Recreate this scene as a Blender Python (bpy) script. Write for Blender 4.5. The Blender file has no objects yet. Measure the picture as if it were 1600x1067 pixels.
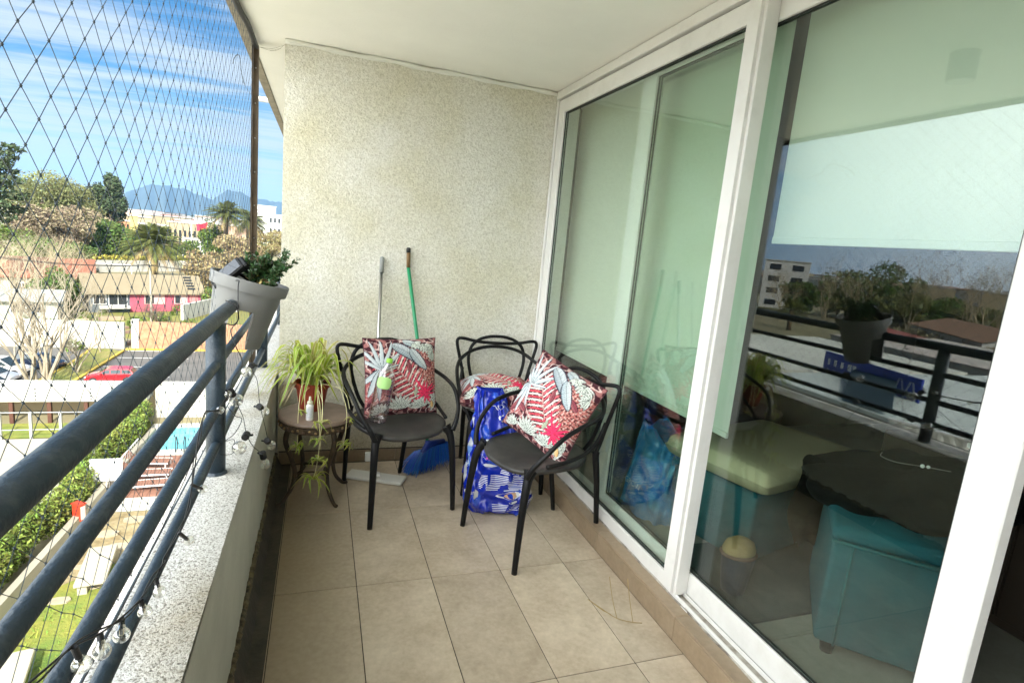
import bpy, math, random
import numpy as np
from mathutils import Vector, Matrix, Euler
random.seed(7); np.random.seed(7)
S = bpy.context.scene
R = math.radians
# ------------------------------------------------------------------ camera
cam_d = bpy.data.cameras.new('camera'); cam = bpy.data.objects.new('camera', cam_d)
S.collection.objects.link(cam); S.camera = cam
cam_d.sensor_width = 36; cam_d.lens = 857.767/1600*36; cam_d.clip_start = .02; cam_d.clip_end = 20000
cam.location = (0.12749, -0.80217, 1.38191)
cam.rotation_euler = (1.39802913, -0.0917201528, -0.328250455)
# ------------------------------------------------------------------ world, sun, exposure
SUN = Vector((-.02, -1.0, .80)).normalized()      # direction towards the sun
el = math.asin(SUN.z); az = math.atan2(SUN.x, SUN.y)
W = bpy.data.worlds.new('World'); S.world = W; W.use_nodes = True
nt = W.node_tree; nt.nodes.clear()
def N(t, nt_=None, **k):
    n = (nt_ or nt).nodes.new(t)
    for a, b in k.items(): setattr(n, a, b)
    return n
out = N('ShaderNodeOutputWorld'); bg = N('ShaderNodeBackground'); bg.inputs[1].default_value = .15
sky = N('ShaderNodeTexSky'); sky.sky_type = 'NISHITA'; sky.sun_disc = False
sky.sun_elevation = el; sky.sun_rotation = az; sky.air_density = 1.0; sky.dust_density = .6; sky.ozone_density = 3.0
tc = N('ShaderNodeTexCoord'); sp = N('ShaderNodeSeparateXYZ'); nt.links.new(tc.outputs['Generated'], sp.inputs[0])
def mth(op, a, b=None, c=None, T=None, clamp=False):
    T = T or nt
    n = T.nodes.new('ShaderNodeMath'); n.operation = op; n.use_clamp = clamp
    for i, v in enumerate((a, b, c)):
        if v is None: continue
        if isinstance(v, (int, float)): n.inputs[i].default_value = v
        else: T.links.new(v, n.inputs[i])
    return n.outputs[0]
zz = mth('ADD', mth('MAXIMUM', sp.outputs[2], 0.0), .12)
px = mth('DIVIDE', sp.outputs[0], zz); py = mth('DIVIDE', sp.outputs[1], zz)
cb = N('ShaderNodeCombineXYZ'); nt.links.new(px, cb.inputs[0]); nt.links.new(py, cb.inputs[1])
mp = N('ShaderNodeMapping'); mp.inputs['Rotation'].default_value = (0, 0, R(-14)); mp.inputs['Scale'].default_value = (.45, 3.0, 1)
nt.links.new(cb.outputs[0], mp.inputs[0])
n1 = N('ShaderNodeTexNoise'); n1.inputs['Scale'].default_value = 1.5; n1.inputs['Detail'].default_value = 10; n1.inputs['Roughness'].default_value = .62; n1.inputs['Distortion'].default_value = .35
nt.links.new(mp.outputs[0], n1.inputs[0])
n2 = N('ShaderNodeTexNoise'); n2.inputs['Scale'].default_value = .45; n2.inputs['Detail'].default_value = 3
nt.links.new(cb.outputs[0], n2.inputs[0])
cl = mth('ADD', mth('MULTIPLY', n1.outputs[0], .75), mth('MULTIPLY', n2.outputs[0], .35))
# thin cloud thickens towards the horizon plus an unseen veil added as fill light
hz_ = mth('POWER', mth('SUBTRACT', 1.0, mth('MAXIMUM', sp.outputs[2], 0.0), clamp=True), 4.0)
cl = mth('ADD', cl, mth('MULTIPLY', hz_, .19))
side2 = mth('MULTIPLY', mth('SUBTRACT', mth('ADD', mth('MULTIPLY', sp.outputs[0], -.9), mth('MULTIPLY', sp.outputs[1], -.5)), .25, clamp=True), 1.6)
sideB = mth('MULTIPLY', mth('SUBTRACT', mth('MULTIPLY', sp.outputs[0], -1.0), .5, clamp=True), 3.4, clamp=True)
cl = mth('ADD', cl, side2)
mr = N('ShaderNodeMapRange'); mr.inputs['From Min'].default_value = .485; mr.inputs['From Max'].default_value = .70; mr.inputs['To Max'].default_value = .9
mr.interpolation_type = 'SMOOTHSTEP'
nt.links.new(cl, mr.inputs[0])
hs = N('ShaderNodeHueSaturation'); hs.inputs['Saturation'].default_value = 1.45; hs.inputs['Value'].default_value = .29; nt.links.new(sky.outputs[0], hs.inputs['Color'])
mx = N('ShaderNodeMix', data_type='RGBA')
nt.links.new(mr.outputs[0], mx.inputs['Factor']); nt.links.new(hs.outputs[0], mx.inputs['A'])
def mixc(f, a, b):
    n = N('ShaderNodeMix', data_type='RGBA')
    for k, v in (('Factor', f), ('A', a), ('B', b)):
        if isinstance(v, (int, float)): n.inputs[k].default_value = v
        elif isinstance(v, tuple): n.inputs[k].default_value = (*v, 1)
        else: nt.links.new(v, n.inputs[k])
    return n.outputs['Result']
# bright veil added out of view, left and behind, to fill the shaded balcony
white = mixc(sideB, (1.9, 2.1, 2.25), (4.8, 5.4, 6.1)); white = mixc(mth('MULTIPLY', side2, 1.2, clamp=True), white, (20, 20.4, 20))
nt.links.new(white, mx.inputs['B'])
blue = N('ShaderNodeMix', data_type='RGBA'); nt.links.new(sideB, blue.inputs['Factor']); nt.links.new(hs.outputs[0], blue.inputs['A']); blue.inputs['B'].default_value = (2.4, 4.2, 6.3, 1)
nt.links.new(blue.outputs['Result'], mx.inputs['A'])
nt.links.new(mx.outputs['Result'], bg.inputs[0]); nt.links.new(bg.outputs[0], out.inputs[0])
sd = bpy.data.lights.new('sun', 'SUN'); sd.energy = 3.6; sd.angle = R(.5); sd.color = (1, .95, .86)
so = bpy.data.objects.new('sun', sd); S.collection.objects.link(so)
so.rotation_euler = (-SUN).to_track_quat('-Z', 'Y').to_euler(); so.location = (-5, -20, 20)
S.view_settings.view_transform = 'Standard'; S.view_settings.look = 'None'; S.view_settings.gamma = 1
S.view_settings.exposure = 1.5
try:
    S.cycles.max_bounces = 10; S.cycles.diffuse_bounces = 5; S.cycles.transparent_max_bounces = 24; S.cycles.use_denoising = True
    S.cycles.glossy_bounces = 5; S.cycles.volume_bounces = 0
except Exception: pass

# ------------------------------------------------------------------ materials
MATS = {}
def mat(name, col, rough=.7, metal=0, var=.0, vscale=3., bump=0., bscale=60., col2=None, attr=False, spec=.5, isl=0, coat=0., detail=6, bdist=.01, trans=0., thr=None):
    """principled material: colour varied by noise towards col2, optional bump, per-leaf variation"""
    if name in MATS: return MATS[name]
    m = bpy.data.materials.new(name); m.use_nodes = True; T = m.node_tree; P = T.nodes['Principled BSDF']
    P.inputs['Base Color'].default_value = (*col, 1); P.inputs['Roughness'].default_value = rough; P.inputs['Metallic'].default_value = metal
    P.inputs['Specular IOR Level'].default_value = spec
    if coat: P.inputs['Coat Weight'].default_value = coat; P.inputs['Coat Roughness'].default_value = .05
    co = N('ShaderNodeTexCoord', T)
    cur = None
    if attr:
        a = N('ShaderNodeAttribute', T); a.attribute_name = 'col'; cur = a.outputs['Color']
    if col2 is not None or var:
        n = N('ShaderNodeTexNoise', T); n.inputs['Scale'].default_value = vscale; n.inputs['Detail'].default_value = detail; n.inputs['Roughness'].default_value = .62
        T.links.new(co.outputs['Object'], n.inputs[0])
        r = N('ShaderNodeMapRange', T); lo, hi = thr or (.32, .68)
        r.inputs[1].default_value = lo; r.inputs[2].default_value = hi; T.links.new(n.outputs[0], r.inputs[0])
        x = N('ShaderNodeMix', T, data_type='RGBA'); T.links.new(r.outputs[0], x.inputs['Factor'])
        c2 = col2 if col2 is not None else tuple(c*(1-var) for c in col)
        if cur is not None: T.links.new(cur, x.inputs['A'])
        else: x.inputs['A'].default_value = (*col, 1)
        x.inputs['B'].default_value = (*c2, 1); cur = x.outputs['Result']
    if isl:
        g = N('ShaderNodeNewGeometry', T)
        h = N('ShaderNodeHueSaturation', T)
        if cur is not None: T.links.new(cur, h.inputs['Color'])
        else: h.inputs['Color'].default_value = (*col, 1)
        T.links.new(mth('ADD', mth('MULTIPLY', g.outputs['Random Per Island'], 2*isl, T=T), 1-isl, T=T), h.inputs['Value'])
        T.links.new(mth('ADD', mth('MULTIPLY', g.outputs['Random Per Island'], .06, T=T), .47, T=T), h.inputs['Hue'])
        cur = h.outputs[0]
    if cur is not None: T.links.new(cur, P.inputs['Base Color'])
    if bump:
        n = N('ShaderNodeTexNoise', T); n.inputs['Scale'].default_value = bscale; n.inputs['Detail'].default_value = 5
        T.links.new(co.outputs['Object'], n.inputs[0])
        b = N('ShaderNodeBump', T); b.inputs['Strength'].default_value = bump; b.inputs['Distance'].default_value = bdist
        T.links.new(n.outputs[0], b.inputs['Height']); T.links.new(b.outputs[0], P.inputs['Normal'])
    if trans:
        tl = N('ShaderNodeBsdfTranslucent', T); ms = N('ShaderNodeMixShader', T); ms.inputs[0].default_value = trans
        if cur is not None: T.links.new(cur, tl.inputs[0])
        else: tl.inputs[0].default_value = (*col, 1)
        o = T.nodes['Material Output']; T.links.new(P.outputs[0], ms.inputs[1]); T.links.new(tl.outputs[0], ms.inputs[2]); T.links.new(ms.outputs[0], o.inputs[0])
    MATS[name] = m; return m
def glassmat(name, tint, f0, rough=.0, power=5.):
    m = bpy.data.materials.new(name); m.use_nodes = True; T = m.node_tree; T.nodes.clear()
    o = N('ShaderNodeOutputMaterial', T); g = N('ShaderNodeNewGeometry', T)
    d = N('ShaderNodeVectorMath', T, operation='DOT_PRODUCT'); T.links.new(g.outputs['Normal'], d.inputs[0]); T.links.new(g.outputs['Incoming'], d.inputs[1])
    a = mth('ABSOLUTE', d.outputs['Value'], T=T); p = mth('POWER', mth('SUBTRACT', 1.0, a, T=T, clamp=True), power, T=T)
    f = mth('ADD', mth('MULTIPLY', p, 1-f0, T=T), f0, T=T, clamp=True)
    tr = N('ShaderNodeBsdfTransparent', T); tr.inputs[0].default_value = (*tint, 1)
    gl = N('ShaderNodeBsdfGlossy', T); gl.inputs['Roughness'].default_value = rough; gl.inputs['Color'].default_value = (1, 1, 1, 1)
    ms = N('ShaderNodeMixShader', T); T.links.new(f, ms.inputs[0]); T.links.new(tr.outputs[0], ms.inputs[1]); T.links.new(gl.outputs[0], ms.inputs[2])
    T.links.new(ms.outputs[0], o.inputs[0]); return m
# special: stucco, terrazzo, tile
def stucco():
    m = bpy.data.materials.new('stucco'); m.use_nodes = True; T = m.node_tree; P = T.nodes['Principled BSDF']; P.inputs['Roughness'].default_value = .92
    co = N('ShaderNodeTexCoord', T)
    v = N('ShaderNodeTexVoronoi', T); v.inputs['Scale'].default_value = 120; v.feature = 'SMOOTH_F1'
    n = N('ShaderNodeTexNoise', T); n.inputs['Scale'].default_value = 80; n.inputs['Detail'].default_value = 7; n.inputs['Distortion'].default_value = 1.2
    w = N('ShaderNodeTexNoise', T); w.inputs['Scale'].default_value = 2.2; w.inputs['Detail'].default_value = 6
    for q in (v, n, w): T.links.new(co.outputs['Object'], q.inputs['Vector'])
    r = N('ShaderNodeMapRange', T); r.inputs[1].default_value = .33; r.inputs[2].default_value = .6; T.links.new(n.outputs[0], r.inputs[0])
    x = N('ShaderNodeMix', T, data_type='RGBA'); x.inputs['A'].default_value = (.55, .525, .44, 1); x.inputs['B'].default_value = (.77, .75, .675, 1); T.links.new(r.outputs[0], x.inputs['Factor'])
    y = N('ShaderNodeMix', T, data_type='RGBA'); y.blend_type = 'MULTIPLY'; y.inputs['B'].default_value = (.86, .83, .68, 1)
    r2 = N('ShaderNodeMapRange', T); r2.inputs[1].default_value = .42; r2.inputs[2].default_value = .72; T.links.new(w.outputs[0], r2.inputs[0]); T.links.new(r2.outputs[0], y.inputs['Factor'])
    T.links.new(x.outputs['Result'], y.inputs['A'])
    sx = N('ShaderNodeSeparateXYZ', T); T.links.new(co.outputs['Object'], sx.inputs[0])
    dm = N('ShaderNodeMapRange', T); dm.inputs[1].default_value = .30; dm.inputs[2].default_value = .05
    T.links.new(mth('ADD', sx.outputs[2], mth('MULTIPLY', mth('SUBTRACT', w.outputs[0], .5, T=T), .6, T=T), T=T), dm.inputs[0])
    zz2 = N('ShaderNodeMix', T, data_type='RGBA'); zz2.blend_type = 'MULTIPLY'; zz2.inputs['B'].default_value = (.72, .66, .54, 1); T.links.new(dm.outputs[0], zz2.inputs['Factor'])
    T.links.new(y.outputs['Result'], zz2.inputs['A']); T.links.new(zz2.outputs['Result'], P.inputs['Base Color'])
    b = N('ShaderNodeBump', T); b.inputs['Strength'].default_value = .9; b.inputs['Distance'].default_value = .0062
    T.links.new(mth('ADD', n.outputs[0], mth('MULTIPLY', v.outputs[0], .5, T=T), T=T), b.inputs['Height']); T.links.new(b.outputs[0], P.inputs['Normal'])
    return m
def pebble():
    m = bpy.data.materials.new('pebbledash'); m.use_nodes = True; T = m.node_tree; P = T.nodes['Principled BSDF']; P.inputs['Roughness'].default_value = .85
    co = N('ShaderNodeTexCoord', T)
    n = N('ShaderNodeTexNoise', T); n.inputs['Scale'].default_value = 210; n.inputs['Detail'].default_value = 4; n.inputs['Distortion'].default_value = .6
    w = N('ShaderNodeTexNoise', T); w.inputs['Scale'].default_value = 3.0; w.inputs['Detail'].default_value = 7
    for q in (n, w): T.links.new(co.outputs['Object'], q.inputs['Vector'])
    r = N('ShaderNodeValToRGB', T); e = r.color_ramp.elements
    e[0].position = .30; e[0].color = (.16, .15, .13, 1); e[1].position = .47; e[1].color = (.60, .585, .54, 1)
    k = e.new(.40); k.color = (.34, .32, .28, 1); k = e.new(.62); k.color = (.76, .75, .72, 1)
    T.links.new(n.outputs[0], r.inputs[0])
    y = N('ShaderNodeMix', T, data_type='RGBA'); y.blend_type = 'MULTIPLY'; y.inputs['B'].default_value = (.62, .55, .42, 1)
    r2 = N('ShaderNodeMapRange', T); r2.inputs[1].default_value = .56; r2.inputs[2].default_value = .74; T.links.new(w.outputs[0], r2.inputs[0]); T.links.new(r2.outputs[0], y.inputs['Factor'])
    T.links.new(r.outputs[0], y.inputs['A']); T.links.new(y.outputs['Result'], P.inputs['Base Color'])
    b = N('ShaderNodeBump', T); b.inputs['Strength'].default_value = .8; b.inputs['Distance'].default_value = .004
    T.links.new(n.outputs[0], b.inputs['Height']); T.links.new(b.outputs[0], P.inputs['Normal'])
    return m
def tilemat(name='floor_tile', base=(.62, .525, .40), dark=(.34, .265, .18)):
    m = bpy.data.materials.new(name); m.use_nodes = True; T = m.node_tree; P = T.nodes['Principled BSDF']; P.inputs['Roughness'].default_value = .38
    co = N('ShaderNodeTexCoord', T); g = N('ShaderNodeNewGeometry', T)
    mpn = N('ShaderNodeMapping', T); T.links.new(co.outputs['Object'], mpn.inputs[0])
    cbn = N('ShaderNodeCombineXYZ', T); T.links.new(mth('MULTIPLY', g.outputs['Random Per Island'], 40., T=T), cbn.inputs[2]); T.links.new(cbn.outputs[0], mpn.inputs['Location'])
    a = N('ShaderNodeTexNoise', T); a.inputs['Scale'].default_value = 4.5; a.inputs['Detail'].default_value = 12; a.inputs['Roughness'].default_value = .72
    T.links.new(mpn.outputs[0], a.inputs['Vector'])
    f = N('ShaderNodeTexNoise', T); f.inputs['Scale'].default_value = 55; f.inputs['Detail'].default_value = 6; T.links.new(mpn.outputs[0], f.inputs['Vector'])
    r = N('ShaderNodeMapRange', T); r.inputs[1].default_value = .34; r.inputs[2].default_value = .7
    T.links.new(mth('ADD', mth('MULTIPLY', a.outputs[0], .75, T=T), mth('MULTIPLY', f.outputs[0], .25, T=T), T=T), r.inputs[0])
    x = N('ShaderNodeMix', T, data_type='RGBA'); x.inputs['A'].default_value = (*base, 1); x.inputs['B'].default_value = (*dark, 1); T.links.new(r.outputs[0], x.inputs['Factor'])
    h = N('ShaderNodeHueSaturation', T); T.links.new(x.outputs['Result'], h.inputs['Color'])
    T.links.new(mth('ADD', mth('MULTIPLY', g.outputs['Random Per Island'], .16, T=T), .92, T=T), h.inputs['Value'])
    # dirt that gathers along the parapet side
    s = N('ShaderNodeSeparateXYZ', T); T.links.new(co.outputs['Object'], s.inputs[0])
    dr = N('ShaderNodeMapRange', T); dr.inputs[1].default_value = .30; dr.inputs[2].default_value = -.02; T.links.new(mth('ADD', s.outputs[0], mth('MULTIPLY', mth('SUBTRACT', a.outputs[0], .5, T=T), .5, T=T), T=T), dr.inputs[0])
    z = N('ShaderNodeMix', T, data_type='RGBA'); z.blend_type = 'MULTIPLY'; z.inputs['B'].default_value = (.45, .38, .30, 1); T.links.new(mth('MULTIPLY', dr.outputs[0], .8, T=T), z.inputs['Factor'])
    T.links.new(h.outputs[0], z.inputs['A']); T.links.new(z.outputs['Result'], P.inputs['Base Color'])
    T.links.new(mth('ADD', mth('MULTIPLY', a.outputs[0], .35, T=T), .2, T=T), P.inputs['Roughness'])
    b = N('ShaderNodeBump', T); b.inputs['Strength'].default_value = .12; b.inputs['Distance'].default_value = .002; T.links.new(f.outputs[0], b.inputs['Height']); T.links.new(b.outputs[0], P.inputs['Normal'])
    return m
STUCCO, PEBBLE, TILE = stucco(), pebble(), tilemat()
M_ceil = mat('ceiling_paint', (.88, .865, .80), .9, var=.08, vscale=1.5, bump=.12, bscale=90)
M_plast = mat('plaster', (.56, .55, .48), .9, var=.2, vscale=4, bump=.3, bscale=60)
M_white = mat('white_paint', (.80, .80, .78), .45, var=.06, vscale=5)
M_alu = mat('white_aluminium', (.74, .73, .70), .38, col2=(.60, .585, .54), vscale=6, bump=.05, bscale=200, thr=(.5, .85), detail=12)
M_rail = mat('blue_grey_paint', (.022, .038, .054), .36, col2=(.075, .092, .10), vscale=22, bump=.25, bscale=120, thr=(.5, .8), detail=14)
M_black = mat('black_plastic', (.004, .004, .0045), .48, col2=(.012, .0115, .011), vscale=9, bump=.06, bscale=300, thr=(.4, .8), spec=.25)
M_blk = mat('black_rubber', (.012, .012, .012), .5)
M_conc = mat('raw_concrete', (.33, .29, .22), .9, var=.35, vscale=12, bump=.4, bscale=40)
M_grout = mat('grout', (.06, .048, .035), .9)
M_dirt = mat('dirt_crust', (.20, .16, .09), .95, col2=(.03, .025, .02), vscale=40, bump=.8, bscale=70)
M_steel = mat('brushed_steel', (.5, .5, .5), .3, metal=1)

# ------------------------------------------------------------------ mesh helpers
def link(o, parent=None):
    S.collection.objects.link(o)
    if parent is not None: o.parent = parent
    return o
def thing(name, label, cat, loc=(0, 0, 0), rz=0, group=None, rot=None):
    o = bpy.data.objects.new(name, None); link(o); o.location = loc; o.rotation_euler = rot or (0, 0, rz)
    o.empty_display_size = .05; o['label'] = label; o['category'] = cat
    if group: o['group'] = group
    return o
def tag(o, label, cat, group=None):
    o['label'] = label; o['category'] = cat
    if group: o['group'] = group
    return o
def kind(o, k): o['kind'] = k; return o
class MB:
    def __init__(s): s.v = []; s.f = []; s.c = []; s.n = 0
    def add(s, vs, fs, col=None):
        b = s.n; s.v.extend(tuple(p) for p in vs); s.n += len(vs)
        s.f.extend(tuple(i+b for i in f) for f in fs)
        if col is not None: s.c.extend([col]*len(vs))
        return s
    def box(s, x0, x1, y0, y1, z0, z1, col=None):
        return s.add([(x0,y0,z0),(x1,y0,z0),(x1,y1,z0),(x0,y1,z0),(x0,y0,z1),(x1,y0,z1),(x1,y1,z1),(x0,y1,z1)],
            [(0,3,2,1),(4,5,6,7),(0,1,5,4),(1,2,6,5),(2,3,7,6),(3,0,4,7)], col)
    def obox(s, c, size, M=None, col=None):
        M = M or Matrix.Identity(3); a, b, d = (q/2 for q in size); c = Vector(c)
        vs = [c+M@Vector(p) for p in ((-a,-b,-d),(a,-b,-d),(a,b,-d),(-a,b,-d),(-a,-b,d),(a,-b,d),(a,b,d),(-a,b,d))]
        return s.add(vs, [(0,3,2,1),(4,5,6,7),(0,1,5,4),(1,2,6,5),(2,3,7,6),(3,0,4,7)], col)
    def rbox(s, x0, x1, y0, y1, z0, z1, r=.003, col=None):
        """box with chamfered edges"""
        X, Y, Z = (x0, x0+r, x1-r, x1), (y0, y0+r, y1-r, y1), (z0, z0+r, z1-r, z1)
        ids = {}; vs = []
        def g(i, j, k):
            if (i, j, k) not in ids: ids[(i, j, k)] = len(vs); vs.append((X[i], Y[j], Z[k]))
            return ids[(i, j, k)]
        fs = [(g(1,1,0),g(1,2,0),g(2,2,0),g(2,1,0)),(g(1,1,3),g(2,1,3),g(2,2,3),g(1,2,3)),(g(1,0,1),g(2,0,1),g(2,0,2),g(1,0,2)),(g(1,3,1),g(1,3,2),g(2,3,2),g(2,3,1)),
              (g(0,1,1),g(0,1,2),g(0,2,2),g(0,2,1)),(g(3,1,1),g(3,2,1),g(3,2,2),g(3,1,2))]
        for i, I in ((1, 0), (2, 3)):
            for j, J in ((1, 0), (2, 3)):
                fs.append((g(i,J,1),g(i,J,2),g(I,j,2),g(I,j,1))); fs.append((g(i,1,J),g(i,2,J),g(I,2,j),g(I,1,j))); fs.append((g(1,i,J),g(2,i,J),g(2,I,j),g(1,I,j)))
                for k, K in ((1, 0), (2, 3)): fs.append((g(I,j,k),g(i,J,k),g(i,j,K)))
        return s.add(vs, fs, col)
    def tube(s, pts, r, seg=8, cap=True, closed=False, col=None, flat=None):
        P = [Vector(p) for p in pts]; n = len(P); rs = r if isinstance(r, (list, tuple)) else [r]*n
        T = []
        for i in range(n):
            a = P[(i-1) % n] if (closed or i > 0) else P[0]; b = P[(i+1) % n] if (closed or i < n-1) else P[-1]
            t = (b-a); T.append(t.normalized() if t.length > 1e-9 else Vector((0, 0, 1)))
        u = T[0].orthogonal().normalized() if flat is None else (Vector(flat)-T[0]*T[0].dot(Vector(flat))).normalized()
        vs = []
        for i in range(n):
            u = (u-T[i]*u.dot(T[i])); u = u.normalized() if u.length > 1e-6 else T[i].orthogonal().normalized()
            w = T[i].cross(u)
            for k in range(seg):
                a = 2*math.pi*(k+.5)/seg; vs.append(P[i]+(u*math.cos(a)+w*math.sin(a))*rs[i])
        fs = []
        for i in range(n if closed else n-1):
            j = (i+1) % n
            for k in range(seg): fs.append((i*seg+k, i*seg+(k+1) % seg, j*seg+(k+1) % seg, j*seg+k))
        if cap and not closed: fs.append(tuple(range(seg-1, -1, -1))); fs.append(tuple((n-1)*seg+k for k in range(seg)))
        return s.add(vs, fs, col)
    def lathe(s, prof, c=(0, 0, 0), seg=24, M=None, sx=1., sy=1., col=None):
        c = Vector(c); vs = []; fs = []; n = len(prof)
        for r, z in prof:
            for k in range(seg):
                a = 2*math.pi*k/seg; p = Vector((r*math.cos(a)*sx, r*math.sin(a)*sy, z)); vs.append(c+(M@p if M else p))
        for i in range(n-1):
            for k in range(seg): fs.append((i*seg+k, i*seg+(k+1) % seg, (i+1)*seg+(k+1) % seg, (i+1)*seg+k))
        if prof[0][0] > 1e-5: fs.append(tuple(range(seg-1, -1, -1)))
        if prof[-1][0] > 1e-5: fs.append(tuple((n-1)*seg+k for k in range(seg)))
        return s.add(vs, fs, col)
    def prism(s, poly, z0, z1, col=None):
        n = len(poly); vs = [(x, y, z0) for x, y in poly]+[(x, y, z1) for x, y in poly]
        return s.add(vs, [tuple(range(n-1, -1, -1)), tuple(range(n, 2*n))]+[(i, (i+1) % n, n+(i+1) % n, n+i) for i in range(n)], col)
    def grid(s, fn, nu, nv, col=None, colfn=None, wrap=False):
        vs = [fn(i/nu, j/nv) for j in range(nv+1) for i in range(nu+1)]
        fs = [(j*(nu+1)+i, j*(nu+1)+i+1, (j+1)*(nu+1)+i+1, (j+1)*(nu+1)+i) for j in range(nv) for i in range(nu)]
        b = s.n; s.add(vs, fs, col)
        if colfn: s.c.extend([colfn(i/nu, j/nv) for j in range(nv+1) for i in range(nu+1)])
        return s
    def build(s, name, m, parent=None, smooth=False, world=False, offset=None):
        me = bpy.data.meshes.new(name); V = s.v
        if world and parent is not None:
            o_ = parent; L = Vector((0, 0, 0))
            while o_ is not None: L += o_.location; o_ = o_.parent
            V = [(a-L.x, b-L.y, c-L.z) for a, b, c in V]
        if offset is not None: V = [(a-offset[0], b-offset[1], c-offset[2]) for a, b, c in V]
        me.from_pydata(V, [], s.f); me.materials.append(m)
        if s.c:
            at = me.color_attributes.new('col', 'FLOAT_COLOR', 'POINT'); arr = np.ones((len(V), 4), dtype=np.float32); arr[:, :3] = np.array(s.c, dtype=np.float32)
            at.data.foreach_set('color', arr.ravel())
        if smooth: me.polygons.foreach_set('use_smooth', [True]*len(me.polygons))
        me.update(); o = bpy.data.objects.new(name, me)
        if offset is not None: o.location = offset
        return link(o, parent)
def smooth_by_angle(o, a=35):
    me = o.data; me.polygons.foreach_set('use_smooth', [True]*len(me.polygons))
    bm_edges = {}
    me.set_sharp_from_angle(angle=R(a)); return o
def cat(pts, n=8, closed=False):
    P = [Vector(p) for p in pts]; out = []; N_ = len(P)
    rng = range(N_ if closed else N_-1)
    for i in rng:
        p1, p2 = P[i], P[(i+1) % N_]
        p0 = P[(i-1) % N_] if (closed or i > 0) else p1*2-p2
        p3 = P[(i+2) % N_] if (closed or i < N_-2) else p2*2-p1
        for k in range(n):
            t = k/n; out.append(.5*((2*p1)+(p2-p0)*t+(2*p0-5*p1+4*p2-p3)*t*t+(3*p1-p0-3*p2+p3)*t**3))
    if not closed: out.append(P[-1])
    return out
def lerp(a, b, t): return a+(b-a)*t
def copy_tree(o, parent=None):
    c = o.copy(); S.collection.objects.link(c)
    if parent is not None: c.parent = parent
    for ch in list(o.children): copy_tree(ch, c)
    return c
def quads(name, P, U, V_, m, parent=None, offset=None):
    """many small separate quads given centre and half vectors (numpy)"""
    n = len(P); vs = np.empty((n, 4, 3), np.float32)
    vs[:, 0] = P-U; vs[:, 1] = P-V_*.8; vs[:, 2] = P+U; vs[:, 3] = P+V_*.8
    me = bpy.data.meshes.new(name); me.vertices.add(n*4); me.loops.add(n*4); me.polygons.add(n)
    me.vertices.foreach_set('co', vs.ravel()); me.loops.foreach_set('vertex_index', np.arange(n*4, dtype=np.int32))
    me.polygons.foreach_set('loop_start', np.arange(0, n*4, 4, dtype=np.int32)); me.materials.append(m); me.update(calc_edges=True); me.validate()
    return link(bpy.data.objects.new(name, me), parent)
def rnd_dirs(n):
    a = np.random.normal(size=(n, 3)); return a/np.linalg.norm(a, axis=1)[:, None]
def foliage(name, blobs, n, size, m, parent, droop=0):
    """leaf clumps scattered through ellipsoid blobs (local coords): blobs=(x,y,z,rx,ry,rz)"""
    B = np.array(blobs, float); w = B[:, 3]*B[:, 4]*B[:, 5]; w = w**.75; w /= w.sum()
    ids = np.random.choice(len(B), n, p=w); d = rnd_dirs(n); rr = np.random.uniform(.35, 1.08, n)**.6
    P = B[ids, :3]+d*B[ids, 3:6]*rr[:, None]
    U = rnd_dirs(n); U[:, 2] -= droop; U /= np.linalg.norm(U, axis=1)[:, None]; V2 = np.cross(U, rnd_dirs(n)); V2 /= np.linalg.norm(V2, axis=1)[:, None]
    sz = size*np.random.uniform(.5, 1.35, n)[:, None]
    return quads(name, P, U*sz, V2*sz*.55, m, parent)
def uvsphere(mb, c, r, seg=10, rings=6, col=None):
    mb.lathe([(max(r*math.sin(math.pi*i/rings), 1e-6), -r*math.cos(math.pi*i/rings)) for i in range(rings+1)], c, seg, col=col)
# ================================================================== THE BALCONY
G = -11.0                                           # street level below the balcony
# floor of separate tiles 0.30 x 0.617
mb = MB()
for i in range(-1, 5):
    for j in range(-5, 4):
        x0, x1 = i*.3+.0016, (i+1)*.3-.0016; y0, y1 = j*.6168+.0016, (j+1)*.6168-.0016
        x0 = max(x0, -.05); x1 = min(x1, 1.398)
        if x1-x0 < .02 or y0 > 2.47: continue
        mb.rbox(x0, x1, y0, min(y1, 2.478), -.01, 0, .0012)
mb.rbox(1.2016, 1.398, -3.08, -2.5, -.01, 0, .0012)
fl = kind(mb.build('floor', TILE), 'structure')
kind(MB().box(-.1, 1.42, -3.1, 2.5, -.14, -.0025).build('floor_screed', M_grout), 'structure')
# ceiling slab with rough drip edge
cl_ = kind(MB().box(-.245, 1.62, -3.2, 7.0, 2.32, 2.5).build('ceiling', M_ceil), 'structure')
dr = MB()
def wob(u): return .004*math.sin(u*37)+.003*math.sin(u*91+1)
dr.grid(lambda u, v: (-.247-.048*v+wob(u+v)*(.4 if v > .5 else 0), -3.2+10.2*u, 2.312+.004*math.sin(u*130)*v), 240, 1)
dr.box(-.30, -.2455, -3.2, 7.0, 2.318, 2.505)
kind(dr.build('ceiling_edge', M_conc), 'structure')
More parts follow.
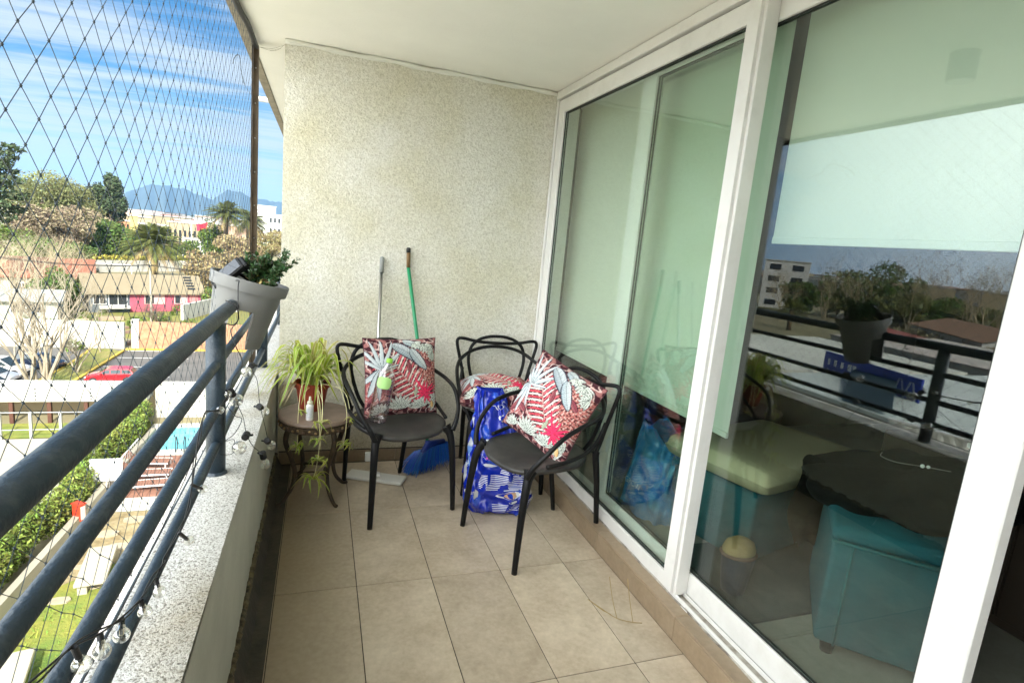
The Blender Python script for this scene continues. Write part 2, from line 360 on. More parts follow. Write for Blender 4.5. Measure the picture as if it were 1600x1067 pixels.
# end wall
ew = thing('end_wall', 'rough cream stucco wall closing the far end of the balcony', 'wall', (.7, 2.565, 0))
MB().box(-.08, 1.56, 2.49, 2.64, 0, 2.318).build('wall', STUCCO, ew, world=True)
mb = MB(); mb.tube(cat([(-.079+1.6*k/14, 2.486+.002*math.sin(k*2.3), 2.306+.003*math.sin(k*1.7)) for k in range(15)], 4), [.013+.003*math.sin(k*.9) for k in range(57)], 6)
mb.build('ceiling_bead', mat('bead_paint', (.75, .75, .68), .8, bump=.3), ew, smooth=True, world=True)
mb = MB()
for i in range(-1, 5): mb.rbox(max(i*.3+.0016, -.07), min((i+1)*.3-.0016, 1.41), 2.478, 2.4895, .001, .074, .0012)
mb.build('skirting_tile', TILE, ew, world=True)
MB().box(-.07, 1.42, 2.482, 2.4898, .074, .079).build('skirting_joint', M_grout, ew, world=True)
# wall behind the camera (unseen, added full width to keep sun off the balcony)
bw = tag(MB().box(-.30, 1.6, -2.62, -2.48, 0, 2.318).build('shade_wall', STUCCO), 'unseen cream stucco wall added behind the camera to shade the balcony', 'wall')
# parapet
pp = thing('parapet', 'low parapet wall with white pebbledash top under the railing', 'parapet wall', (-.18, 1, 0))
mb = MB()
mb.box(-.287, -.092, -3.0, 6.5, -.3, .54)
mb.build('coping', PEBBLE, pp, world=True)
mb = MB(); nx = 160
mb.grid(lambda u, v: (-.0905+.003*math.sin(u*60+v*3)*.5, -3.0+9.5*u, .536-.49*v), 200, 6)
mb.build('inner_face', M_plast, pp, world=True)
mb = MB()
crust = []
for k in range(281):
    y = -1.2+3.66*k/280; crust.append((-.087+.004*math.sin(k*1.3)*math.sin(k*.37), y, .071+.006*math.sin(k*.9)+.004*math.sin(k*2.7)))
mb.tube(crust, [.009+.004*abs(math.sin(k*1.9)) for k in range(281)], 6)
mb.build('crumbling_edge', M_dirt, pp, world=True)
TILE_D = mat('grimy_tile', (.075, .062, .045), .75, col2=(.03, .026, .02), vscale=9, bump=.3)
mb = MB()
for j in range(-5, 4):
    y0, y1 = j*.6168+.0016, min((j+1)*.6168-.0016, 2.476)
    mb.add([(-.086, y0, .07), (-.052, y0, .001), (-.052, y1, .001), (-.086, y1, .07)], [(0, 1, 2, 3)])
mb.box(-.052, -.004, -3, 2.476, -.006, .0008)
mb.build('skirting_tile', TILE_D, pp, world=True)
# kerb under the sliding door
kb = thing('door_kerb', 'tiled kerb step running under the white sliding door', 'kerb', (1.43, 0, 0))
mb = MB(); ys = [-3.0, -2.35, -1.75, -1.14, -.53, .08, .69, 1.3, 1.91, 2.478]
for a, b in zip(ys, ys[1:]):
    mb.rbox(1.400, 1.412, a+.001, b-.001, -.004, .084, .002); mb.rbox(1.402, 1.462, a+.001, b-.001, .0845, .094, .002)
mb.build('tile', TILE, kb, world=True)
MB().box(1.4122, 1.56, -3.0, 2.488, -.004, .0843).build('bed', M_conc, kb, world=True)
mb = MB()
mb.tube(cat([(1.4615+.002*math.sin(k*2.1), -2+4.4*k/60, .096) for k in range(61)], 2), [.003+.002*abs(math.sin(k*.7)) for k in range(121)], 5)
mb.build('sealant', mat('sealant', (.55, .52, .45), .8, col2=(.12, .10, .08), vscale=18), kb, world=True)

# ------------------------------------------------------------------ sliding door
GL = glassmat('door_glass', (.91, .965, .93), .09)
GL2 = glassmat('door_glass_inner', (.90, .96, .93), .068)
sd_ = thing('sliding_door', 'white aluminium sliding glass door along the right side of the balcony', 'sliding door', (1.5, .8, .09))
M_gask = mat('gasket', (.02, .022, .02), .5)
M_track = mat('dusty_track', (.50, .48, .43), .5, col2=(.18, .15, .11), vscale=22)
fr = MB()
YE, YS = 2.486, -3.0
fr.rbox(1.448, 1.60, YS, YE, 2.272, 2.317, .003)              # head of the outer frame
fr.rbox(1.452, 1.60, 2.462, YE, .096, 2.272, .003)              # far jamb
fr.rbox(1.4635, 1.4735, YS, 2.462, .094, .112, .002); fr.rbox(1.508, 1.514, YS, 2.462, .094, .110, .001); fr.rbox(1.57, 1.60, YS, 2.462, .09, .118, .002)
fr.build('frame', M_alu, sd_, world=True)
MB().box(1.4735, 1.57, YS, 2.462, .090, .0955).build('track', M_track, sd_, world=True)
def sash(name, x0, x1, ya, yb, za, zb, wl, wr, wt, wbm, glass, bead):
    m_ = MB()
    m_.rbox(x0, x1, ya, yb, za, za+wbm, .003); m_.rbox(x0, x1, ya, yb, zb-wt, zb, .003)
    m_.rbox(x0-.0008, x1+.0008, ya-.001, ya+wl, za-.001, zb+.001, .003); m_.rbox(x0-.0008, x1+.0008, yb-wr, yb+.001, za-.001, zb+.001, .003)
    s_ = m_.build(name, M_alu, sd_, world=True)
    xm = (x0+x1)/2
    g_ = MB(); e = .006                                        # rubber gaskets and glazing bead
    A, B, C_, D = ya+wl, yb-wr, za+wbm, zb-wt
    for q in (xm-.009, xm+.004):
        g_.box(q, q+.005, A+.001, B-.001, C_+.0005, C_+e); g_.box(q, q+.005, A+.001, B-.001, D-e, D-.0005)
        g_.box(q, q+.005, A+.0005, A+e, C_+e+.0005, D-e-.0005); g_.box(q, q+.005, B-e, B-.0005, C_+e+.0005, D-e-.0005)
    o_ = g_.build('gasket', M_gask, s_); o_.location = -Vector(sd_.location); 
    gg = MB().box(xm-.002, xm+.002, A+.002, B-.002, C_+.002, D-.002).build('glass', glass, s_); gg.location = -Vector(sd_.location)
    return s_
sash('sash', 1.460, 1.500, .783, 2.455, .108, 2.262, .088, .082, .076, .052, GL, 1)
sash('sash', 1.518, 1.556, -.125, 1.600, .105, 2.262, .092, .112, .078, .088, GL2, 1)
# third sash pushed almost behind, leaving the dark opening on the right
sash('sash', 1.585, 1.615, -3.0, -.205, .108, 2.262, .06, .06, .07, .07, GL2, 1)
mb = MB(); mb.rbox(1.4995, 1.5165, .785, .800, .108, 2.262, .002); mb.rbox(1.4445, 1.4602, .793, .797, .115, 2.255, .001)
mb.build('interlock', M_alu, sd_, world=True)
mb = MB(); mb.rbox(1.458, 1.4598, .700, .79, .094, .098, .0006); mb.rbox(1.462, 1.468, .72, .74, .098, .108, .001)
mb.build('torn_strip', M_white, sd_, world=True)

# ------------------------------------------------------------------ railing
RX = -.185
rl = thing('balcony_railing', 'blue-grey tubular steel railing standing on the pebbledash parapet', 'railing', (RX, 1.0, .54))
MB().tube([(RX, -3, 1.062), (RX, 6.4, 1.062)], .0238, 24).build('top_rail', M_rail, rl, smooth=True, world=True)
for z in (.918, .768, .646):
    MB().tube([(RX+.004, -3, z), (RX+.004, 6.4, z)], .0148, 18).build('rail', M_rail, rl, smooth=True, world=True)
for y in (-1.91, -.38, 1.15, 2.68, 4.21, 5.74):
    mb = MB(); mb.tube([(RX, y, .536), (RX, y, 1.05)], .0295, 24)
    mb.lathe([(.036, .537), (.035, .541), (.031, .546), (.0295, .55)], (RX, y, 0), 20)
    mb.build('post', M_rail, rl, smooth=True, world=True)
# ------------------------------------------------------------------ safety net
NX = -.248
M_net = mat('net_cord', (.06, .08, .095), .7)
nt_ = thing('safety_net', 'dark diamond mesh safety net stretched outside the railing', 'safety net', (NX, 1, .55))
mb = MB(); dy, dz = .0415, .038; y_off, z_off = .133, 1.530
YA, YB, ZA, ZB = -1.35, 2.655, .552, 2.306
def kn(i, j):
    h = math.sin(i*12.9898+j*78.233)*43758.5453; h -= math.floor(h); h2 = math.sin(i*39.3+j*11.13)*24634.6; h2 -= math.floor(h2)
    return Vector((NX+.004*math.sin(i*.11+j*.07), y_off+i*dy+(h-.5)*.005, z_off+j*dz+(h2-.5)*.005+.004*math.sin(i*.35)))
i0, i1 = math.ceil((YA-y_off)/dy), math.floor((YB-y_off)/dy); j0, j1 = math.ceil((ZA-z_off)/dz), math.floor((ZB-z_off)/dz)
for i in range(i0, i1+1):
    for j in range(j0, j1+1):
        if (i+j) % 2: continue
        p = kn(i, j)
        for di in (-1, 1):
            if i0 <= i+di <= i1 and j+1 <= j1: mb.tube([p, kn(i+di, j+1)], .00066, 3, cap=False)
        if -1.0 < p.y < 1.6 or (i*7+j) % 3: 
            r = .0024; mb.add([p+Vector(q) for q in ((r, 0, 0), (-r, 0, 0), (0, r, 0), (0, -r, 0), (0, 0, r*1.3), (0, 0, -r*1.3))], [(0,2,4),(2,1,4),(1,3,4),(3,0,4),(2,0,5),(1,2,5),(3,1,5),(0,3,5)])
mb.build('netting', M_net, nt_, world=True)
MB().tube([(NX-.004, YA, .556), (NX-.003, .6, .553), (NX-.004, YB, .556)], .0028, 6).build('bottom_cord', M_net, nt_, world=True)
mb = MB(); mb.tube(cat([(-.252, -1.4, 2.302), (-.252, 1.2, 2.301), (-.251, 2.02, 2.300), (-.236, 2.30, 2.300), (-.232, 2.42, 2.296), (-.232, 2.66, 2.294)], 6), .0135, 10)
mb.build('top_cord', M_blk, nt_, smooth=True, world=True)
mb = MB(); mb.tube(cat([(NX, 1.951, 2.026), (NX, 1.986, 2.056), (NX, 2.079, 2.097), (NX, 2.15, 2.107), (NX, 2.195, 2.08), (NX, 2.20, 2.06), (NX, 2.315, 2.03)], 8), .0017, 5)
mb.tube(cat([(NX, 2.3, 2.03), (NX-.01, 2.45, 2.045), (NX, 2.6, 2.04)], 6), .0009, 4)
mb.build('loose_cord', M_net, nt_, world=True)
npole = thing('net_post', 'brown metal upright post holding the far edge of the net', 'post', (-.232, 2.665, .54))
mb = MB(); mb.rbox(-.247, -.219, 2.652, 2.68, .54, 2.306, .002); mb.rbox(-.2465, -.2475, 2.6, 2.652, .545, 2.3, .0002)
mb.build('upright', mat('bronze_paint', (.16, .115, .07), .45, metal=.3, col2=(.07, .05, .03), vscale=8), npole, world=True)
for k in range(9): MB().lathe([(.004, 0), (.003, .003), (0.0001, .004)], (-.233, 2.6515, .75+k*.18), 8, Matrix.Rotation(R(90), 3, 'X')).build('rivet', M_steel, npole, world=True)
# cobwebby crack at the ceiling corner
mb = MB()
for a, b in (((-.215, 2.66, 2.30), (-.10, 2.50, 2.27)), ((-.215, 2.66, 2.30), (-.085, 2.49, 2.285)), ((-.16, 2.6, 2.275), (-.08, 2.489, 2.29))):
    A_, B_ = Vector(a), Vector(b); mb.tube(cat([A_, (A_+B_)/2+Vector((0, 0, -.012)), B_], 5), .0009, 4)
tag(mb.build('cobweb', mat('web', (.3, .28, .22), .9)), 'stringy cobweb hanging at the ceiling corner beside the net post', 'cobweb')
# ceiling lamp (its reflection shows in the glass)
lm = thing('ceiling_lamp', 'small white cylindrical lamp fixed to the balcony ceiling', 'ceiling lamp', (.50, .90, 2.32))
MB().lathe([(.048, -.11), (.05, -.10), (.05, -.004), (.054, 0)], (0, 0, -.001), 28).build('housing', mat('lamp_grey', (.34, .34, .32), .5), lm, smooth=False)
MB().lathe([(.0001, -.105), (.043, -.108), (.043, -.1105), (.0001, -.1105)], (0, 0, -.001), 24).build('lens', mat('lamp_lens', (.6, .6, .55), .3), lm)
# ================================================================== CHAIRS
def make_chair():
    t = thing('armchair', '', 'chair')
    # seat shell
    mb = MB(); nA = 48
    def outl(a):
        c_, s_ = math.cos(a), math.sin(a); e = 2/2.7
        x = .232*math.copysign(abs(c_)**e, c_); y = (.235 if s_ < 0 else .205)*math.copysign(abs(s_)**e, s_)
        return x*(1-.10*max(0, s_)), y
    rings = []
    for rr, top in ((0, 1), (.25, 1), (.5, 1), (.72, 1), (.88, 1), (.96, 1), (1., 1), (1.005, 0), (.985, -1), (.9, -1), (.5, -1), (0, -1)):
        ring = []
        for k in range(nA):
            a = 2*math.pi*k/nA; x, y = outl(a); x *= rr; y *= rr
            base = .452+.010*(y/.2)**3*(1 if y > 0 else .6) - (.014 if y < -.12 else 0)*((-y-.12)/.1 if y < -.12 else 0)
            dish = -.020*(1-min(rr, 1)**2)*(.5+.5*math.cos(math.pi*min(1, abs(x)/.25)))
            z = {1: base+dish - (.004 if rr >= 1 else 0), 0: base-.010, -1: base-.022-(.0 if rr > .9 else .003)}[top]
            ring.append((x, y, z))
        rings.append(ring)
    vs = [p for r_ in rings for p in r_]; fs = []
    for i in range(len(rings)-1):
        for k in range(nA): fs.append((i*nA+k, i*nA+(k+1) % nA, (i+1)*nA+(k+1) % nA, (i+1)*nA+k))
    mb.add(vs, fs); mb.build('seat', mat('dusty_seat', (.010, .010, .011), .5, col2=(.060, .056, .050), vscale=5, thr=(.42, .72), detail=12, bump=.1, bscale=200), t, smooth=True)
    for s in (-1, 1):
        p = cat([(.226*s, -.245, 0), (.220*s, -.236, .14), (.212*s, -.222, .30), (.203*s, -.206, .395), (.185*s, -.18, .440)], 6)
        n = len(p); rs = [lerp(.0125, .0195, min(1, i/(n*.75))) + (.014*max(0, (i/n-.75)/.25)**1.5) for i in range(n)]
        MB().tube(p, rs, 14).build('leg', M_black, t, smooth=True)
        p = cat([(.168*s, .285, 0), (.172*s, .262, .15), (.178*s, .232, .32), (.18*s, .205, .44), (.178*s, .205, .47)], 6)
        n = len(p); MB().tube(p, [lerp(.0115, .018, i/n) for i in range(n)], 12).build('leg', M_black, t, smooth=True)
    r = .0105
    def sym(half): return half+[(-x, y, z) for x, y, z in reversed(half[:-1])]
    # arm loop that sweeps round as the low arch of the back
    a = sym([(.208, -0.215, 0.425), (.232, -0.205, 0.475), (.262, -0.165, 0.539), (.276, -0.090, 0.608), (.272, 0.000, 0.641), (.258, 0.090, 0.660), (.232, 0.165, 0.683), (.17, 0.210, 0.722), (.09, 0.219, 0.750), (0, 0.222, 0.759)])
    p = cat(a, 7); n = len(p); MB().tube(p, [r*(1.35-.35*min(1, min(i, n-1-i)/12)) for i in range(n)], 10).build('arm_frame', M_black, t, smooth=True)
    # eared back frame
    a = sym([(.175, 0.202, 0.455), (.192, 0.209, 0.515), (.212, 0.216, 0.608), (.236, 0.224, 0.701), (.252, 0.229, 0.771), (.243, 0.231, 0.796), (.21, 0.231, 0.798), (.12, 0.229, 0.783), (0, 0.229, 0.778)])
    p = cat(a, 7); MB().tube(p, r*.95, 10).build('back_frame', M_black, t, smooth=True)
    # high arch
    a = sym([(.10, 0.200, 0.452), (.135, 0.209, 0.515), (.165, 0.217, 0.608), (.176, 0.225, 0.683), (.160, 0.229, 0.753), (.115, 0.231, 0.796), (.055, 0.233, 0.816), (0, 0.233, 0.820)])
    p = cat(a, 7); MB().tube(p, r*.95, 10).build('back_arch', M_black, t, smooth=True)
    # low side rods from seat corner to back
    for s in (-1, 1):
        p = cat([(.218*s, -.12, .462), (.236*s, -.02, .478), (.240*s, .08, .505), (.222*s, .165, .55), (.210*s, .212, .62)], 7)
        MB().tube(p, r*.9, 9).build('side_rod', M_black, t, smooth=True)
    return t
chair = make_chair()
CH = [((.528, 1.965), 17, 'black plastic armchair beside the round table, floral cushion and water bottle on it'),
      ((1.155, 2.165), -6.0, 'black plastic armchair against the end wall, floral cushion lying flat on it'),
      ((1.125, 1.475), -74.3, 'black plastic armchair turned sideways by the sliding door, floral cushion standing in it')]
for i, (p, a, l) in enumerate(CH):
    o = chair if i == 0 else copy_tree(chair)
    o.location = (p[0], p[1], 0); o.rotation_euler = (0, 0, R(a)); o['label'] = l; o['group'] = 'black woven-frame armchairs on the balcony'
# ------------------------------------------------------------------ printed cushions
Q = 360
yy_, xx_ = np.mgrid[0:Q, 0:Q]/Q; yy_ = 1-yy_
IMG = np.zeros((Q, Q, 3)); IMG[:] = (.055, .010, .018)
_r = np.random.RandomState(3)
def nz(f, seed):
    rs = np.random.RandomState(seed); o = np.zeros((Q, Q))
    for k in range(10):
        a = rs.uniform(0, 6.28); ff = f*rs.uniform(.6, 1.6); o += np.sin((xx_*math.cos(a)+yy_*math.sin(a))*ff+rs.uniform(0, 6.28))
    return o/10
def paint(mask, c, a=1.): IMG[mask] = IMG[mask]*(1-a)+np.array(c)*a
def leafm(cx, cy, ang, L, wd, bend=0.):
    ca, sa = math.cos(R(ang)), math.sin(R(ang)); u = (xx_-cx)*ca+(yy_-cy)*sa; v = -(xx_-cx)*sa+(yy_-cy)*ca
    t = u/L; v = v-bend*L*t*t; w = wd*np.clip(t, 0, 1)**.45*np.clip(1-t, 0, 1)**.65*1.6
    return (t > 0) & (t < 1) & (np.abs(v) < w), t, v, w
def leaf(cx, cy, ang, L, wd, c, c2, bend=0., veins=0, edge=(.02, .01, .015)):
    m, t, v, w = leafm(cx, cy, ang, L, wd, bend)
    if edge: 
        m0 = leafm(cx, cy, ang, L*1.03, wd*1.25, bend)[0]; paint(m0, edge)
    sh = np.clip(.5+v/(w+1e-6)*.5, 0, 1)[..., None]
    col = np.array(c)*(1-sh)+np.array(c2)*sh
    IMG[m] = col[m]
    if veins: 
        vm = m & (np.abs(((t*veins+np.abs(v)/wd*1.2) % 1)-.5) < .10); IMG[vm] = IMG[vm]*.55
        vm = m & (np.abs(v) < .004); IMG[vm] = IMG[vm]*.5
# background of pinkish roses, leopard patch and small leaves
m = (nz(60, 1) > .08); paint(m, (.42, .17, .16), .8)
m = (np.abs(nz(45, 2)) < .05); paint(m, (.75, .55, .5), .8)
m = (xx_ > .68) & (yy_ > .35) & (yy_ < .82); paint(m, (.48, .16, .14)); paint(m & (nz(170, 5) > .06), (.10, .02, .02)); paint(m & (nz(140, 6) > .2), (.62, .42, .36))
m = ((xx_-.08)**2+(yy_-.36)**2 < .03); paint(m, (.40, .11, .11)); paint(m & (np.abs(np.sin(np.hypot(xx_-.08, yy_-.36)*90)) < .35), (.7, .45, .42))
# feathered palm frond, cream and coral leaflets on a slanting midrib
for k in range(19):
    t_ = k/18; q_ = (.30+.40*t_, .70-.46*t_); c1 = (.84, .74, .66) if k % 2 else (.62, .07, .10); c2 = (.78, .12, .16) if k % 2 else (.86, .78, .70)
    leaf(q_[0], q_[1], 198, .27*(1-.25*t_), .0125, c1, tuple(v*.85 for v in c1), .10, edge=(.10, .01, .02))
    leaf(q_[0], q_[1], 68, .30*(1-.35*t_), .0125, c2, tuple(v*.85 for v in c2), -.10, edge=(.10, .01, .02))
leaf(.28, .73, -49, .62, .006, (.8, .5, .45), (.6, .2, .2))
for cx, cy, a, L, w in ((.10, .30, 70, .20, .05), (.02, .20, 40, .18, .04), (.55, .56, 95, .16, .035), (.88, .62, 140, .18, .04), (.30, .30, 160, .18, .04)):
    leaf(cx, cy, a, L, w, (.22, .035, .06), (.40, .12, .13), .1, 9, (.02, .01, .01))
# grey-blue leaves
for a, L, w in ((35, .36, .03), (58, .40, .026), (80, .38, .03), (102, .38, .026), (124, .36, .026), (146, .30, .024), (10, .25, .02), (215, .30, .035), (240, .36, .042), (262, .38, .034), (285, .26, .026)):
    leaf(.17, .60, a, L, w*1.05, (.42, .48, .50), (.62, .66, .68), .1, 0, (.05, .06, .08))
leaf(.34, .92, -22, .42, .085, (.30, .36, .40), (.56, .60, .62), -.22, 16, (.04, .04, .06))
leaf(.50, .97, -12, .30, .06, (.36, .44, .48), (.62, .66, .66), -.2, 12, (.04, .04, .06))
leaf(.58, .86, -60, .34, .075, (.36, .44, .48), (.62, .66, .66), .15, 13, (.04, .04, .06))
# white leaves with ink outline along the bottom and the top right
for cx, cy, a0, n_, L in ((.42, .10, 15, 9, .19), (.72, .10, 30, 8, .17), (.18, .06, 40, 7, .13), (.95, .16, 100, 6, .15), (.80, .92, 200, 7, .13), (.93, .80, 120, 8, .12), (.66, .95, 230, 5, .10)):
    for k in range(n_): leaf(cx, cy, a0+k*(170/n_), L, .026, (.62, .68, .60), (.82, .84, .78), 0, 5, (.015, .015, .02))
# hot pink bromeliad
for k, (a, L) in enumerate(((20, .22), (45, .20), (70, .17), (100, .15), (150, .20), (185, .17), (-5, .18), (-30, .14), (-55, .17), (-80, .14), (120, .26), (215, .15))):
    leaf(.76, .28, a, L, .016, (.85, .02, .10), (.80, .05, .14), .1*(-1)**k, 0, (.25, .01, .03))
leaf(.62, .26, 80, .12, .03, (.30, .33, .24), (.42, .45, .33))
leaf(.90, .08, 100, .10, .03, (.75, .45, .15), (.8, .6, .3))
IMG = np.clip(IMG*(1+.12*nz(240, 9)[..., None]), 0, 1)
CUSH = mat('printed_cotton', (.5, .5, .5), .85, attr=True, bump=.15, bscale=400, spec=.3)
def make_cushion(H=.206, T=.058):
    n = 150; mb = MB()
    def f(side):
        def g(u, v):
            a, b = 2*u-1, 2*v-1
            pin = 1-.055*(1-a*a)*abs(b)**3 ; pin2 = 1-.055*(1-b*b)*abs(a)**3
            z = T*(max(0, (1-abs(a)**2.6)))**.55*(max(0, (1-abs(b)**2.6)))**.55
            z += .0022*math.sin(9*a+4*b)*math.sin(5*b-3*a)*(1-abs(a)**4)*(1-abs(b)**4)
            return (a*H*pin2, z*side, b*H*pin)
        return g
    def cf(u, v):
        return tuple(IMG[min(Q-1, int((1-v)*Q*.999)), min(Q-1, int(u*Q*.999))])
    mb.grid(f(-1), n, n, colfn=cf)
    k = mb.n; mb.grid(lambda u, v: f(1)(1-u, v), 40, 40, colfn=lambda u, v: cf(1-u, v))
    t = thing('cushion', '', 'cushion')
    mb.build('cover', CUSH, t, smooth=True)
    # piping seam
    pts = []
    for q in range(4):
        for s_ in range(20):
            w = -1+2*s_/20; a, b = ((w, -1), (1, w), (-w, 1), (-1, -w))[q]
            pts.append((a*H*(1-.055*(1-b*b)*abs(a)**3), 0, b*H*(1-.055*(1-a*a)*abs(b)**3)))
    MB().tube(pts, .0022, 5, closed=True).build('piping', mat('piping', (.10, .03, .04), .9), t)
    return t
cu = make_cushion()
CU = [((.545, 2.045, .648), (R(-13), R(1), R(16)), 'tropical print cushion standing behind the plastic water bottle'),
      ((1.105, 2.10, .537), (R(-88), R(0), R(-14)), 'tropical print cushion lying flat behind the blue bag'),
      ((1.175, 1.478, .655), (R(-20), R(15), R(-64)), 'tropical print cushion propped up in the chair by the glass door')]
for i, (p, r_, l) in enumerate(CU):
    o = cu if i == 0 else copy_tree(cu)
    o.scale = (1.06, 1.75, 1.02) if i == 1 else (1, 1.2, 1); o.location = p; o.rotation_euler = r_; o['label'] = l; o['group'] = 'tropical print cushions on the armchairs'
# ================================================================== THINGS ON THE BALCONY
# water bottle leaning on the first cushion
M_pet = glassmat('clear_plastic', (.90, .86, .87), .13, .12, 1.8)
bt = thing('water_bottle', 'clear ribbed plastic bottle with a bright green cap leaning on a floral cushion', 'bottle', (.418, 1.905, .452), rot=(R(-4), R(9), 0))
prof = [(.0001, .006), (.018, .004), (.040, .0), (.046, .012), (.047, .03)]
for k in range(7):
    z = .04+k*.022; prof += [(.0455, z), (.0478, z+.011)]
prof += [(.047, .20), (.046, .225), (.040, .25), (.026, .275), (.0145, .292), (.0135, .305)]
MB().lathe(prof, seg=28).build('shell', M_pet, bt, smooth=True)
MB().lathe([(.0001, .303), (.0155, .303), (.016, .306), (.016, .322), (.0145, .324), (.0001, .324)], seg=20).build('cap', mat('lime_plastic', (.28, .62, .06), .4), bt)
lb = MB()
def lbl(u, v):
    a = R(-150+u*90); r = .0482; k = .030; return (r*math.cos(a), r*math.sin(a), .205+k*(2*v-1)*math.sqrt(max(0, 1-(2*u-1)**4*.8)))
lb.grid(lbl, 10, 4); lb.build('label', mat('lime_label', (.42, .72, .25), .5), bt, smooth=True)

# round side table
M_iron = mat('rusty_iron', (.035, .026, .02), .6, col2=(.10, .065, .035), vscale=30, bump=.4, bscale=80)
M_top = mat('rose_stone', (.30, .215, .17), .45, col2=(.19, .135, .11), vscale=11, bump=.1)
st = thing('side_table', 'low round stone-topped table with an ornate rim and curved iron legs', 'side table', (.128, 2.07, 0), rz=R(8))
MB().lathe([(.0001, .425), (.172, .425), (.184, .430), (.187, .438), (.184, .446), (.176, .449), (.0001, .449)], seg=48, sx=.98, sy=1.08).build('tabletop', M_top, st, smooth=False)
mb = MB(); mb.lathe([(.172, .392), (.180, .394), (.181, .424), (.170, .4248), (.160, .41)], seg=48, sx=.98, sy=1.08)
mb.build('rim', M_iron, st)
mb = MB()
for k in range(40):
    a = 2*math.pi*k/40; uvsphere(mb, (.180*.98*math.cos(a), .180*1.08*math.sin(a), .408+.004*(-1)**k), .0075, 7, 4, col=((.30, .20, .09) if k % 3 else (.12, .07, .04)))
mb.build('rim_studs', mat('studs', (.3, .2, .1), .4, attr=True), st, smooth=True)
for k in range(4):
    a = R(-65+90*k); c_, s_ = math.cos(a), math.sin(a)
    p = cat([(r_*c_, r_*s_, z) for r_, z in ((.150, .40), (.165, .33), (.135, .24), (.112, .16), (.125, .08), (.165, .025), (.195, .006), (.205, .012))], 7)
    n = len(p); MB().tube(p, [lerp(.014, .0075, i/n) for i in range(n)], 8).build('leg', M_iron, st, smooth=True)
mb = MB()
for k in range(4):
    a, b = R(-65+90*k), R(25+90*k); mb.tube(cat([(.115*math.cos(a), .115*math.sin(a), .14), (.05*math.cos((a+b)/2), .05*math.sin((a+b)/2), .145), (.115*math.cos(b), .115*math.sin(b), .14)], 8), .005, 6)
mb.build('stretcher', M_iron, st, smooth=True)

# spider plant in a red pot on the table
M_sp = mat('spider_leaf', (.36, .42, .09), .5, attr=True, trans=.35, spec=.35)
spt = thing('spider_plant', 'green and cream spider plant in a red pot with runners hanging off the round table', 'plant', (.105, 2.13, .449))
MB().lathe([(.0001, 0), (.055, 0), (.060, .008), (.080, .122), (.090, .124), (.092, .148), (.084, .150), (.080, .130), (.0001, .126)], seg=32).build('pot', mat('red_terracotta', (.30, .045, .02), .4, var=.25, vscale=12), spt, smooth=False)
MB().lathe([(.0001, .138), (.05, .136), (.081, .13)], seg=20).build('soil', mat('soil', (.05, .035, .02), .95, bump=.8, bscale=60), spt)
def blade(mb, base, yaw, L, rise, w, rs, hang=1.0, cream=True):
    """one arching strap leaf, folded along the midrib with pale edges"""
    n = 9; P = []; d = Vector((math.cos(yaw), math.sin(yaw), 0)); sid = Vector((-d.y, d.x, 0))
    for i in range(n+1):
        t = i/n; P.append(Vector(base)+d*(L*(t*.9-.10*t*t))+Vector((0, 0, rise*math.sin(min(1, t*1.15)*math.pi*.62)*1.0-hang*L*.55*t**2.4))+sid*rs*.03*math.sin(t*3))
    g = (.26+.16*random.random(), .38+.14*random.random(), .04); cr = (.72, .72, .32) if cream else (.40, .48, .14)
    if random.random() < .18: g = (.42, .36, .12)
    vs = []; cs = []
    for i, p in enumerate(P):
        t = i/n; ww = w*(1-t)**.6*(.55+.9*min(1, t*4))*.5+.0004
        for q, k in ((-1, 1), (-.45, 0), (.45, 0), (1, 1)): vs.append(p+sid*ww*q+Vector((0, 0, abs(q)*ww*.55))); cs.append(cr if k else g)
    b = mb.n; mb.v.extend(tuple(v) for v in vs); mb.n += len(vs); mb.c.extend(cs)
    for i in range(n):
        for k in range(3): mb.f.append((b+i*4+k, b+i*4+k+1, b+(i+1)*4+k+1, b+(i+1)*4+k))
mb = MB(); random.seed(11)
for k in range(125):
    yaw = random.uniform(0, 6.283); u = random.random()
    blade(mb, (random.gauss(0, .018), random.gauss(0, .018), .125), yaw, random.uniform(.12, .31)*(.75+.4*u), random.uniform(.11, .27), random.uniform(.014, .021), random.uniform(-2, 2), random.uniform(.6, 1.5))
for k in range(9): blade(mb, (0, 0, .13), random.uniform(2.6, 4.4), random.uniform(.30, .36), random.uniform(.10, .20), .011, random.uniform(-1, 1), .45)
mb.build('leaves', M_sp, spt, smooth=False)
M_run = mat('runner', (.70, .66, .36), .6)
def plantlet(c, s, n):
    mb = MB()
    for k in range(n):
        blade(mb, c, 6.283*k/n+random.uniform(-.3, .3), s*random.uniform(.8, 1.3), s*random.uniform(.1, .55), .0105, random.uniform(-1, 1), random.uniform(.6, 1.5))
    return mb
mb = MB()
